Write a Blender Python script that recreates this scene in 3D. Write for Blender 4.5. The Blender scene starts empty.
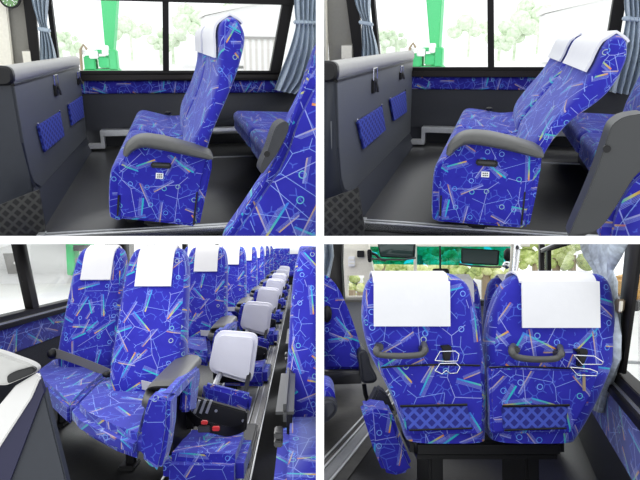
import bpy, bmesh, math, random
from mathutils import Vector, Matrix
C = bpy.context.scene
COL = C.collection
random.seed(7)

# ------------------------------------------------------------------ camera, sky, exposure
FP = 600.0                                        # focal length in pixels of a 640 px wide frame
cam_data = bpy.data.cameras.new('camera')
cam_data.sensor_fit = 'HORIZONTAL'
cam_data.sensor_width = 36.0
cam_data.lens = 36.0 * FP / 640.0
cam_data.clip_start = 0.05
cam_data.clip_end = 500
cam = bpy.data.objects.new('camera', cam_data)
cam.rotation_euler = (math.pi / 2, 0, 0)
COL.objects.link(cam)
C.camera = cam

world = bpy.data.worlds.new('overcast_sky')
C.world = world
world.use_nodes = True
bg = world.node_tree.nodes['Background']
bg.inputs[0].default_value = (0.96, 0.985, 1.0, 1)
bg.inputs[1].default_value = 1.52

C.view_settings.view_transform = 'Standard'
C.view_settings.look = 'None'
C.view_settings.gamma = 1.0
C.view_settings.exposure = 0.0
C.view_settings.use_curve_mapping = False


def area(name, loc, size, power, rot=(0, 0, 0), color=(1, 0.97, 0.93)):
    d = bpy.data.lights.new(name, 'AREA')
    d.shape = 'RECTANGLE'
    d.size, d.size_y = size
    d.energy = power
    d.color = color
    o = bpy.data.objects.new(name, d)
    o.location = loc
    o.rotation_euler = rot
    COL.objects.link(o)
    return o


# added area lights to brighten the two lower cabins, unseen under their roof
area('cabin_fill_light', (-0.95, 7.0, -0.0125), (1.75, 9.6), 64, color=(1, 0.99, 0.97))
area('cabin_fill_light', (1.0, 5.2, -0.0125), (1.9, 6.0), 12, color=(1, 0.99, 0.97))

# ------------------------------------------------------------------ frames: one per bus cabin
class Frame:
    """orthonormal axes of one cabin: l along, t across/deep, h up; eye point is (0, 0, H)"""
    def __init__(s, vp, slope, H, side, level):
        D = Vector((vp[0] - 320, FP, -(vp[1] - 240))).normalized()
        L = Vector((1, -(D.x + D.z * slope) / D.y, slope)).normalized()
        s.L, s.D, s.V, s.H = L, D, L.cross(D), H
        o = -s.V * H
        s.M = Matrix(((L.x, D.x, s.V.x, o.x), (L.y, D.y, s.V.y, o.y), (L.z, D.z, s.V.z, o.z), (0, 0, 0, 1)))
        g = 4.0 / FP                              # cabins end at the white partition walls
        s.cuts = [Vector((1, g, 0)) if side == 'left' else Vector((-1, g, 0)),
                  Vector((0, g, -1)) if level == 'up' else Vector((0, g, 1))]

    def ray(s, u, v):
        r = Vector((u - 320, FP, -(v - 240)))
        return Vector((r.dot(s.L), r.dot(s.D), r.dot(s.V)))

    def at(s, u, v, t=None, l=None, h=None):
        r = s.ray(u, v)
        k = t / r.y if t is not None else (l / r.x if l is not None else (h - s.H) / r.z)
        p = r * k
        p.z += s.H
        return p


FA = Frame((170, 42), 0.064, 1.0, 'left', 'up')       # upper left cabin
FB = Frame((500, 38), -0.078, 1.0, 'right', 'up')     # upper right cabin
FC = Frame((300, 245), 0.0, 1.2, 'left', 'down')      # lower left cabin
FE = Frame((505, 265), 0.0, 1.15, 'right', 'down')    # lower right cabin: walls
FS = Frame((320, 265), 0.0, 1.15, 'right', 'down')    # lower right cabin: seats
FRAME_OF = {}

# ------------------------------------------------------------------ materials
def N(nt, t, **kw):
    n = nt.nodes.new(t)
    for k, v in kw.items():
        setattr(n, k, v)
    return n


def principled(name):
    m = bpy.data.materials.new(name)
    m.use_nodes = True
    return m, m.node_tree, m.node_tree.nodes['Principled BSDF']


def plain(name, col, rough=0.5, metal=0.0, spec=0.5, noise=0.0, nscale=40, bump=0.0, bscale=200, sheen=0.0):
    m, nt, p = principled(name)
    p.inputs['Roughness'].default_value = rough
    p.inputs['Metallic'].default_value = metal
    p.inputs['Specular IOR Level'].default_value = spec
    p.inputs['Sheen Weight'].default_value = sheen
    tc = N(nt, 'ShaderNodeTexCoord')
    nz = N(nt, 'ShaderNodeTexNoise')
    nz.inputs['Scale'].default_value = nscale
    nz.inputs['Detail'].default_value = 4
    nt.links.new(tc.outputs['Object'], nz.inputs['Vector'])
    rp = N(nt, 'ShaderNodeValToRGB')
    rp.color_ramp.elements[0].position = 0.3
    rp.color_ramp.elements[1].position = 0.7
    lo = tuple(c * (1 - noise) for c in col)
    hi = tuple(min(1, c * (1 + noise)) for c in col)
    rp.color_ramp.elements[0].color = (*lo, 1)
    rp.color_ramp.elements[1].color = (*hi, 1)
    nt.links.new(nz.outputs['Fac'], rp.inputs['Fac'])
    nt.links.new(rp.outputs['Color'], p.inputs['Base Color'])
    if bump:
        n2 = N(nt, 'ShaderNodeTexNoise')
        n2.inputs['Scale'].default_value = bscale
        nt.links.new(tc.outputs['Object'], n2.inputs['Vector'])
        b = N(nt, 'ShaderNodeBump')
        b.inputs['Strength'].default_value = bump
        b.inputs['Distance'].default_value = 0.01
        nt.links.new(n2.outputs['Fac'], b.inputs['Height'])
        nt.links.new(b.outputs['Normal'], p.inputs['Normal'])
    return m


def fabric(name, scale=1.0, base=(0.028, 0.028, 0.42), dark=(0.017, 0.016, 0.31)):
    """blue moquette: thin pale polygons, squiggles, small rings and rainbow bars"""
    m, nt, p = principled(name)
    p.inputs['Roughness'].default_value = 0.85
    p.inputs['Specular IOR Level'].default_value = 0.25
    p.inputs['Sheen Weight'].default_value = 0.4
    p.inputs['Sheen Roughness'].default_value = 0.4
    p.inputs['Sheen Tint'].default_value = (0.6, 0.7, 1, 1)
    ln = nt.links.new
    uv = N(nt, 'ShaderNodeTexCoord').outputs['UV']
    sc = N(nt, 'ShaderNodeVectorMath', operation='SCALE')
    ln(uv, sc.inputs[0])
    sc.inputs['Scale'].default_value = scale
    uv = sc.outputs[0]

    def math_(op, a, b=None):
        n = N(nt, 'ShaderNodeMath', operation=op)
        for i, x in enumerate((a, b)):
            if x is None:
                continue
            if isinstance(x, (int, float)):
                n.inputs[i].default_value = x
            else:
                ln(x, n.inputs[i])
        return n.outputs[0]

    def vor(s, feature, off):
        ad = N(nt, 'ShaderNodeVectorMath', operation='ADD')
        ln(uv, ad.inputs[0])
        ad.inputs[1].default_value = (off, off * 0.7, 0)
        v = N(nt, 'ShaderNodeTexVoronoi', voronoi_dimensions='2D', feature=feature)
        v.inputs['Scale'].default_value = s
        ln(ad.outputs[0], v.inputs['Vector'])
        return v, ad.outputs[0]

    def noise(s, off):
        ad = N(nt, 'ShaderNodeVectorMath', operation='ADD')
        ln(uv, ad.inputs[0])
        ad.inputs[1].default_value = (off, off, 0)
        n = N(nt, 'ShaderNodeTexNoise', noise_dimensions='2D')
        n.inputs['Scale'].default_value = s
        ln(ad.outputs[0], n.inputs['Vector'])
        return n.outputs['Fac']

    def mix(fac, a, b):
        n = N(nt, 'ShaderNodeMix', data_type='RGBA')
        ln(fac, n.inputs[0])
        for x, s in ((a, n.inputs[6]), (b, n.inputs[7])):
            if isinstance(x, tuple):
                s.default_value = (*x, 1)
            else:
                ln(x, s)
        return n.outputs[2]

    def ramp(fac, stops):
        r = N(nt, 'ShaderNodeValToRGB')
        e = r.color_ramp.elements
        while len(e) < len(stops):
            e.new(0.5)
        for i, (q, c) in enumerate(stops):
            e[i].position = q
            e[i].color = (*c, 1)
        ln(fac, r.inputs['Fac'])
        return r.outputs['Color']

    col = mix(noise(9, 3), dark, base)
    # faint squiggles
    v, _ = vor(17, 'DISTANCE_TO_EDGE', 5.1)
    k = math_('MULTIPLY', math_('LESS_THAN', v.outputs['Distance'], 0.05), math_('GREATER_THAN', noise(8, 1.3), 0.52))
    col = mix(math_('MULTIPLY', k, 0.55), col, (0.09, 0.16, 0.70))
    # thin pale polygons
    v, _ = vor(5.0, 'DISTANCE_TO_EDGE', 0.4)
    k = math_('MULTIPLY', math_('LESS_THAN', v.outputs['Distance'], 0.0085), math_('GREATER_THAN', noise(5, 7.7), 0.45))
    col = mix(math_('MULTIPLY', k, 0.75), col, (0.26, 0.40, 0.86))
    v, _ = vor(3.1, 'DISTANCE_TO_EDGE', 6.3)
    k = math_('MULTIPLY', math_('LESS_THAN', v.outputs['Distance'], 0.007), math_('GREATER_THAN', noise(3, 2.7), 0.42))
    col = mix(math_('MULTIPLY', k, 0.7), col, (0.36, 0.42, 0.80))
    # rings
    v, _ = vor(9.0, 'F1', 2.6)
    d = v.outputs['Distance']
    sx = N(nt, 'ShaderNodeSeparateColor')
    ln(v.outputs['Color'], sx.inputs[0])
    k = math_('MULTIPLY', math_('LESS_THAN', math_('ABSOLUTE', math_('SUBTRACT', d, 0.145)), 0.022),
              math_('GREATER_THAN', sx.outputs[0], 0.66))
    col = mix(math_('MULTIPLY', k, 0.8), col, ramp(sx.outputs[1], [(0, (0.10, 0.34, 0.85)), (0.6, (0.25, 0.45, 0.9)), (0.85, (0.12, 0.55, 0.62)), (1, (0.5, 0.6, 0.45))]))

    def bars(s, off, half_w, half_l, keep, stops, gain):
        v, co = vor(s, 'F1', off)
        pos = v.outputs['Position']
        sub = N(nt, 'ShaderNodeVectorMath', operation='SUBTRACT')
        ln(co, sub.inputs[0])
        ln(pos, sub.inputs[1])
        se = N(nt, 'ShaderNodeSeparateColor')
        ln(v.outputs['Color'], se.inputs[0])
        ro = N(nt, 'ShaderNodeVectorRotate', rotation_type='Z_AXIS')
        ln(sub.outputs[0], ro.inputs['Vector'])
        ln(math_('MULTIPLY', se.outputs[0], 6.283), ro.inputs['Angle'])
        xy = N(nt, 'ShaderNodeSeparateXYZ')
        ln(ro.outputs[0], xy.inputs[0])
        x, y = xy.outputs[0], xy.outputs[1]
        inl = math_('LESS_THAN', math_('ABSOLUTE', y), half_l)
        kp = math_('MULTIPLY', inl, math_('GREATER_THAN', se.outputs[1], keep))
        main = math_('MULTIPLY', kp, math_('LESS_THAN', math_('ABSOLUTE', x), half_w))
        # pale pinstripes alongside the bar
        side = math_('MULTIPLY', kp, math_('LESS_THAN', math_('ABSOLUTE', math_('SUBTRACT', x, half_w * 3.2)), half_w * 1.9))
        pin = math_('MULTIPLY', side, math_('GREATER_THAN', math_('FRACT', math_('MULTIPLY', x, 1.0 / (half_w * 0.95))), 0.45))
        c2 = mix(math_('MULTIPLY', pin, 0.5), col, (0.30, 0.36, 0.78))
        g = math_('ADD', math_('MULTIPLY', y, 0.5 / half_l), 0.5)
        return mix(math_('MULTIPLY', main, gain), c2, ramp(g, stops))
    col = bars(4.3, 9.2, 0.0055, 0.11, 0.30,
               [(0, (0.06, 0.20, 0.75)), (0.35, (0.04, 0.42, 0.60)), (0.62, (0.10, 0.50, 0.42)), (0.82, (0.62, 0.52, 0.10)), (1, (0.75, 0.22, 0.05))], 0.9)
    col = bars(5.2, 14.5, 0.0038, 0.10, 0.35,
               [(0, (0.25, 0.35, 0.8)), (0.5, (0.50, 0.40, 0.45)), (0.8, (0.62, 0.42, 0.14)), (1, (0.50, 0.15, 0.15))], 0.8)
    col = bars(3.8, 21.3, 0.0062, 0.07, 0.60,
               [(0, (0.03, 0.45, 0.62)), (0.5, (0.03, 0.50, 0.50)), (1, (0.08, 0.25, 0.75))], 0.9)
    ln(col, p.inputs['Base Color'])
    return m


def stripes(name, a, b, scale, rough, metal=0.0, axis='X', bump=0.6):
    m, nt, p = principled(name)
    p.inputs['Roughness'].default_value = rough
    p.inputs['Metallic'].default_value = metal
    tc = N(nt, 'ShaderNodeTexCoord')
    w = N(nt, 'ShaderNodeTexWave', bands_direction=axis)
    w.inputs['Scale'].default_value = scale
    w.inputs['Distortion'].default_value = 0.0
    nt.links.new(tc.outputs['UV'], w.inputs['Vector'])
    r = N(nt, 'ShaderNodeValToRGB')
    r.color_ramp.elements[0].color = (*a, 1)
    r.color_ramp.elements[1].color = (*b, 1)
    nt.links.new(w.outputs['Fac'], r.inputs['Fac'])
    nt.links.new(r.outputs['Color'], p.inputs['Base Color'])
    bp = N(nt, 'ShaderNodeBump')
    bp.inputs['Strength'].default_value = bump
    bp.inputs['Distance'].default_value = 0.003
    nt.links.new(w.outputs['Fac'], bp.inputs['Height'])
    nt.links.new(bp.outputs['Normal'], p.inputs['Normal'])
    return m


def netting(name, a, b, scale):
    m, nt, p = principled(name)
    p.inputs['Roughness'].default_value = 0.8
    tc = N(nt, 'ShaderNodeTexCoord')
    mp = N(nt, 'ShaderNodeMapping')
    mp.inputs['Rotation'].default_value = (0, 0, math.radians(45))
    mp.inputs['Scale'].default_value = (scale, scale, scale)
    nt.links.new(tc.outputs['UV'], mp.inputs['Vector'])
    ck = N(nt, 'ShaderNodeTexBrick')
    ck.offset = 0
    ck.inputs['Scale'].default_value = 1
    ck.inputs['Mortar Size'].default_value = 0.09
    ck.inputs['Brick Width'].default_value = 0.5
    ck.inputs['Row Height'].default_value = 0.5
    ck.inputs['Color1'].default_value = (*a, 1)
    ck.inputs['Color2'].default_value = (*a, 1)
    ck.inputs['Mortar'].default_value = (*b, 1)
    nt.links.new(mp.outputs['Vector'], ck.inputs['Vector'])
    nt.links.new(ck.outputs['Color'], p.inputs['Base Color'])
    return m


def glass(name, tint=(1, 1, 1), refl=0.02):
    m = bpy.data.materials.new(name)
    m.use_nodes = True
    nt = m.node_tree
    nt.nodes.remove(nt.nodes['Principled BSDF'])
    out = nt.nodes['Material Output']
    tr = N(nt, 'ShaderNodeBsdfTransparent')
    tr.inputs[0].default_value = (*tint, 1)
    gl = N(nt, 'ShaderNodeBsdfGlossy')
    gl.inputs['Roughness'].default_value = 0.03
    lw = N(nt, 'ShaderNodeLayerWeight')
    pw = N(nt, 'ShaderNodeMath', operation='POWER')
    nt.links.new(lw.outputs['Facing'], pw.inputs[0])
    pw.inputs[1].default_value = 6
    ml = N(nt, 'ShaderNodeMath', operation='MULTIPLY_ADD')
    nt.links.new(pw.outputs[0], ml.inputs[0])
    ml.inputs[1].default_value = 0.35
    ml.inputs[2].default_value = refl
    mx = N(nt, 'ShaderNodeMixShader')
    nt.links.new(ml.outputs[0], mx.inputs[0])
    nt.links.new(tr.outputs[0], mx.inputs[1])
    nt.links.new(gl.outputs[0], mx.inputs[2])
    nt.links.new(mx.outputs[0], out.inputs[0])
    return m


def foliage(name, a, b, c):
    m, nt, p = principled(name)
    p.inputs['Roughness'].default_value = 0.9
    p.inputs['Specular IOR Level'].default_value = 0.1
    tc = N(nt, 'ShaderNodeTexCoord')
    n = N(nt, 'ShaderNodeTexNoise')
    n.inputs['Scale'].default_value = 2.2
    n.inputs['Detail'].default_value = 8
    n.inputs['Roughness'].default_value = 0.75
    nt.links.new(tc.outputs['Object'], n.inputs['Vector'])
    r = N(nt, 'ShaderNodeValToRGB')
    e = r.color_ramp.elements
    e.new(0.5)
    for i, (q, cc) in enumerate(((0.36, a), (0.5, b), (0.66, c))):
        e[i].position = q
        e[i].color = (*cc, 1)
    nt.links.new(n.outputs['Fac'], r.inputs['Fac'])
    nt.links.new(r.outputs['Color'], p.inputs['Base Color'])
    return m


M = dict(
    fabric=fabric('blue_moquette', 1.5),
    band=fabric('blue_wall_moquette', 1.3, (0.022, 0.018, 0.30), (0.012, 0.01, 0.20)),
    vinyl=plain('charcoal_vinyl', (0.022, 0.024, 0.031), 0.55, noise=0.06, bump=0.15, bscale=500),
    panel=plain('grey_vinyl_panel', (0.115, 0.123, 0.133), 0.45, noise=0.05, bump=0.15, bscale=500),
    end=plain('slate_vinyl', (0.022, 0.026, 0.036), 0.5, noise=0.05),
    cap=plain('light_grey_padding', (0.40, 0.395, 0.375), 0.45, noise=0.04),
    floor=plain('dark_rubber_floor', (0.021, 0.021, 0.021), 0.33, noise=0.15, nscale=30, bump=0.08, bscale=300),
    aisle=plain('grey_aisle_floor', (0.075, 0.073, 0.068), 0.4, noise=0.1, nscale=20),
    pale=plain('glare_white_panel', (0.74, 0.73, 0.71), 0.25),  # window glare on a grey glossy panel, put into its colour
    cap_light=plain('pale_padding', (0.50, 0.495, 0.475), 0.45, noise=0.04),
    navy=plain('navy_edge', (0.010, 0.010, 0.045), 0.5),
    step=plain('black_step_rubber', (0.010, 0.010, 0.011), 0.5),
    black=plain('black_plastic', (0.008, 0.008, 0.009), 0.4, spec=0.3),
    frame=plain('black_window_frame', (0.009, 0.008, 0.008), 0.5, spec=0.2),
    brown=plain('dark_brown_trim', (0.014, 0.011, 0.010), 0.45, spec=0.25),
    arm=plain('grey_armrest_plastic', (0.085, 0.085, 0.082), 0.42, noise=0.05),
    arm_dark=plain('dark_grey_armrest', (0.036, 0.038, 0.040), 0.45),
    grip=plain('charcoal_grip_plastic', (0.030, 0.030, 0.032), 0.3),
    alu=plain('brushed_aluminium', (0.62, 0.63, 0.64), 0.35, metal=0.7, noise=0.06),
    chrome=plain('bright_steel', (0.75, 0.76, 0.78), 0.2, metal=1.0),
    cloth=plain('white_cotton_cover', (0.80, 0.80, 0.82), 0.9, noise=0.015, nscale=12, bump=0.12, bscale=25),
    pad=plain('lavender_white_cover', (0.86, 0.86, 0.93), 0.9, noise=0.015, nscale=12, bump=0.1, bscale=25),
    curtain=plain('grey_blue_curtain', (0.42, 0.50, 0.57), 0.8, noise=0.12, nscale=60, bump=0.2, bscale=120, sheen=0.2),
    grey_trim=plain('light_grey_trim', (0.30, 0.31, 0.32), 0.5, noise=0.04),
    curtain_pale=plain('pale_patterned_curtain', (0.50, 0.56, 0.62), 0.85, noise=0.28, nscale=28, bump=0.2, bscale=120),
    white=plain('white_paint', (0.93, 0.93, 0.93), 0.8),
    belt=plain('grey_belt_webbing', (0.16, 0.155, 0.15), 0.6, noise=0.08, nscale=200),
    belt_pale=plain('pale_belt_webbing', (0.52, 0.51, 0.48), 0.6, noise=0.06, nscale=200),
    red=plain('red_button', (0.65, 0.02, 0.02), 0.35),
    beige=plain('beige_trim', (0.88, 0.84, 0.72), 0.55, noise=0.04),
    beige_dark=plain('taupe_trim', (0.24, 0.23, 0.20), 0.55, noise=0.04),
    green=plain('green_paint', (0.07, 0.62, 0.22), 0.5, noise=0.05),
    clockface=plain('green_clock_face', (0.16, 0.32, 0.12), 0.4),
    concrete=plain('washed_out_concrete', (0.80, 0.80, 0.77), 0.9, noise=0.05, nscale=1.5),  # paled so the washed-out haze sits in the colour
    corrugated=stripes('white_corrugated_sheet', (0.66, 0.63, 0.6), (0.88, 0.88, 0.88), 1.1, 0.7),
    building=plain('white_render', (0.86, 0.86, 0.86), 0.9, noise=0.03),
    ribbed=stripes('ribbed_aluminium', (0.16, 0.155, 0.15), (0.60, 0.59, 0.56), 10.0, 0.4, 0.3),
    mesh=netting('blue_pocket_net', (0.014, 0.018, 0.22), (0.055, 0.09, 0.50), 15),
    tread=netting('checker_plate', (0.010, 0.010, 0.010), (0.045, 0.045, 0.042), 12),
    glass=glass('window_glass'),
    teal=glass('teal_sun_strip', (0.09, 0.66, 0.70)),
    screen=plain('dark_monitor_screen', (0.012, 0.035, 0.032), 0.15),
    tree_washed_out=foliage('washed_out_foliage', (0.50, 0.66, 0.42), (0.72, 0.82, 0.64), (0.88, 0.92, 0.84)),  # overexposed haze put into the leaf and trunk colour
    tree=foliage('mottled_green_foliage', (0.16, 0.24, 0.06), (0.46, 0.55, 0.18), (0.80, 0.84, 0.50)),  # random mottling from dark green to pale yellow-green
    bush=foliage('yellow_green_foliage', (0.42, 0.48, 0.16), (0.72, 0.76, 0.36), (0.9, 0.9, 0.66)),
    orange=plain('orange_paint', (0.80, 0.42, 0.06), 0.5),
    red_paint=plain('red_paint', (0.62, 0.06, 0.04), 0.5),
    grey_paint=plain('grey_paint', (0.34, 0.33, 0.32), 0.6, noise=0.1, nscale=4),
    wood=plain('tan_catch', (0.35, 0.27, 0.17), 0.4),
    glare_yard=plain('overexposed_yard', (0.92, 0.92, 0.90), 0.95, noise=0.03, nscale=0.6),  # near white: the outdoor overexposure is put into the ground colour
)

# ------------------------------------------------------------------ mesh builder
class MB:
    def __init__(s):
        s.bm = bmesh.new()

    def merge(s, tb, smooth=True):
        tb.normal_update()
        me = bpy.data.meshes.new('tmp')
        tb.to_mesh(me)
        tb.free()
        s.bm.from_mesh(me)
        bpy.data.meshes.remove(me)
        return s

    def prism(s, pts, vec, bev=0.0, seg=2):
        """closed outline extruded by a vector"""
        tb = bmesh.new()
        a = [tb.verts.new(Vector(p)) for p in pts]
        b = [tb.verts.new(Vector(p) + Vector(vec)) for p in pts]
        n = len(pts)
        tb.faces.new(a[::-1])
        tb.faces.new(b)
        for i in range(n):
            tb.faces.new((a[i], a[(i + 1) % n], b[(i + 1) % n], b[i]))
        bmesh.ops.recalc_face_normals(tb, faces=tb.faces[:])
        if bev:
            ed = [e for e in tb.edges if len(e.link_faces) == 2 and e.calc_face_angle(0) > 0.5]
            bmesh.ops.bevel(tb, geom=ed, offset=bev, segments=seg, affect='EDGES', clamp_overlap=True)
        return s.merge(tb)

    def box(s, l0, l1, t0, t1, h0, h1, bev=0.0, seg=2):
        return s.prism([(l0, t0, h0), (l1, t0, h0), (l1, t1, h0), (l0, t1, h0)], (0, 0, h1 - h0), bev, seg)

    def loft(s, rings, caps=True, closed=True):
        tb = bmesh.new()
        R = [[tb.verts.new(Vector(p)) for p in r] for r in rings]
        n = len(R[0])
        for i in range(len(R) - 1):
            for j in range(n if closed else n - 1):
                k = (j + 1) % n
                tb.faces.new((R[i][j], R[i][k], R[i + 1][k], R[i + 1][j]))
        if caps and closed:
            tb.faces.new(R[0][::-1])
            tb.faces.new(R[-1])
        bmesh.ops.recalc_face_normals(tb, faces=tb.faces[:])
        return s.merge(tb)

    def tube(s, path, r, n=8, flat=1.0):
        """round bar along a polyline"""
        P = [Vector(p) for p in path]
        rings = []
        ref = None
        for i, p in enumerate(P):
            d = (P[min(i + 1, len(P) - 1)] - P[max(i - 1, 0)]).normalized()
            if ref is None:
                ref = d.orthogonal().normalized()
            a = (ref - d * ref.dot(d)).normalized()
            ref = a
            b = d.cross(a)
            rr = r[i] if isinstance(r, (list, tuple)) else r
            rings.append([p + a * (math.cos(2 * math.pi * k / n) * rr) + b * (math.sin(2 * math.pi * k / n) * rr * flat) for k in range(n)])
        return s.loft(rings)

    def ribbon(s, path, side, th, up):
        """flat strap: path points, half-width vector, thickness along up"""
        sd, upv = Vector(side), Vector(up).normalized() * th
        rings = []
        for p in path:
            p = Vector(p)
            rings.append([p - sd, p + sd, p + sd + upv, p - sd + upv])
        return s.loft(rings)

    def ball(s, c, r, sub=2, squash=(1, 1, 1), jitter=0.0):
        tb = bmesh.new()
        bmesh.ops.create_icosphere(tb, subdivisions=sub, radius=1)
        for v in tb.verts:
            k = 1 + random.uniform(-jitter, jitter)
            v.co = Vector((v.co.x * squash[0], v.co.y * squash[1], v.co.z * squash[2])) * r * k + Vector(c)
        return s.merge(tb)

    def disc(s, c, axis, r, depth, n=24):
        c, axis = Vector(c), Vector(axis).normalized()
        a = axis.orthogonal().normalized()
        b = axis.cross(a)
        pts = [c + a * (math.cos(2 * math.pi * k / n) * r) + b * (math.sin(2 * math.pi * k / n) * r) for k in range(n)]
        return s.prism(pts, axis * depth)

    def build(s, name, mat, owner, parent=None, uvs=(1, 1, 1), sharp=40, off=(0, 0)):
        """owner: a Thing, or a Frame for a stand-alone mesh"""
        frame = owner.frame if isinstance(owner, Thing) else owner
        me = bpy.data.meshes.new(name)
        base = owner.base if isinstance(owner, Thing) else Vector((0, 0, 0))
        rot = owner.rot if isinstance(owner, Thing) else 0.0
        uvl = s.bm.loops.layers.uv.new('UVMap')
        s.bm.normal_update()
        for f in s.bm.faces:
            n = f.normal
            ax = max(range(3), key=lambda i: abs(n[i]) * (1.15 if i == 2 else 1))
            for lp in f.loops:
                x, y, z = lp.vert.co
                x, y, z = x * uvs[0], y * uvs[1], z * uvs[2]
                uu = (y * 1.0 + 3.1, z) if ax == 0 else ((x, z) if ax == 1 else (x, y + 1.7))
                lp[uvl].uv = (uu[0] + off[0], uu[1] + off[1])
        if isinstance(owner, Thing):
            if not owner.localspace:
                inv = Matrix.Rotation(-rot, 4, 'Z') @ Matrix.Translation(-base)
                bmesh.ops.transform(s.bm, matrix=inv, verts=s.bm.verts[:])
        s.bm.to_mesh(me)
        s.bm.free()
        me.polygons.foreach_set('use_smooth', [True] * len(me.polygons))
        me.set_sharp_from_angle(angle=math.radians(sharp))
        me.materials.append(M[mat] if isinstance(mat, str) else mat)
        o = bpy.data.objects.new(name, me)
        COL.objects.link(o)
        if isinstance(owner, Thing):
            o.parent = parent or owner.obj
        else:
            o.matrix_basis = frame.M
        FRAME_OF[o] = frame
        return o


class Thing:
    """an Empty at the base of one thing; parts are its children"""
    def __init__(s, name, frame, base, label, cat, group=None, rot=0.0, localspace=False):
        s.frame, s.base, s.rot, s.localspace = frame, Vector(base), rot, localspace
        s.obj = bpy.data.objects.new(name, None)
        s.obj.empty_display_size = 0.1
        s.obj.matrix_basis = frame.M @ Matrix.Translation(s.base) @ Matrix.Rotation(rot, 4, 'Z')
        COL.objects.link(s.obj)
        tag(s.obj, label, cat, group)
        FRAME_OF[s.obj] = frame


def tag(o, label, cat, group=None):
    o['label'] = label
    o['category'] = cat
    if group:
        o['group'] = group
    return o


def struct(o):
    o['kind'] = 'structure'
    return o


def dup(root, move, label, group=None, frame=None):
    """copy of a thing with its parts and sub-parts, moved along the cabin axes"""
    frame = frame or FRAME_OF[root]
    r = root.copy()
    COL.objects.link(r)
    r.matrix_basis = Matrix.Translation(frame.M.to_3x3() @ Vector(move)) @ root.matrix_basis
    r['label'] = label
    if group:
        r['group'] = group
    FRAME_OF[r] = frame
    for ch in list(root.children):
        c = ch.copy()
        COL.objects.link(c)
        c.parent = r
        FRAME_OF[c] = frame
        for g in list(ch.children):
            d = g.copy()
            COL.objects.link(d)
            d.parent = c
            FRAME_OF[d] = frame
    return r


def sgnpow(x, e):
    return math.copysign(abs(x) ** e, x)


def ring(c, a, b, e=2.5, n=28):
    """superellipse ring around c with half-axes a and b"""
    c, a, b = Vector(c), Vector(a), Vector(b)
    return [c + a * sgnpow(math.cos(2 * math.pi * k / n), 2 / e) + b * sgnpow(math.sin(2 * math.pi * k / n), 2 / e) for k in range(n)]


def smooth_path(pts, n=4):
    """Catmull-Rom through the points"""
    P = [Vector(p) for p in pts]
    out = []
    for i in range(len(P) - 1):
        p0, p1, p2, p3 = P[max(i - 1, 0)], P[i], P[i + 1], P[min(i + 2, len(P) - 1)]
        for k in range(n):
            t = k / n
            out.append(0.5 * ((2 * p1) + (p2 - p0) * t + (2 * p0 - 5 * p1 + 4 * p2 - p3) * t * t + (3 * p1 - p0 - 3 * p2 + p3) * t ** 3))
    out.append(P[-1])
    return out

# ------------------------------------------------------------------ the two upper cabins (same bus, seat upright / reclined)
WT = 6.2          # the window wall stands this far in
PL = -0.84        # plane of the front partition


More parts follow.
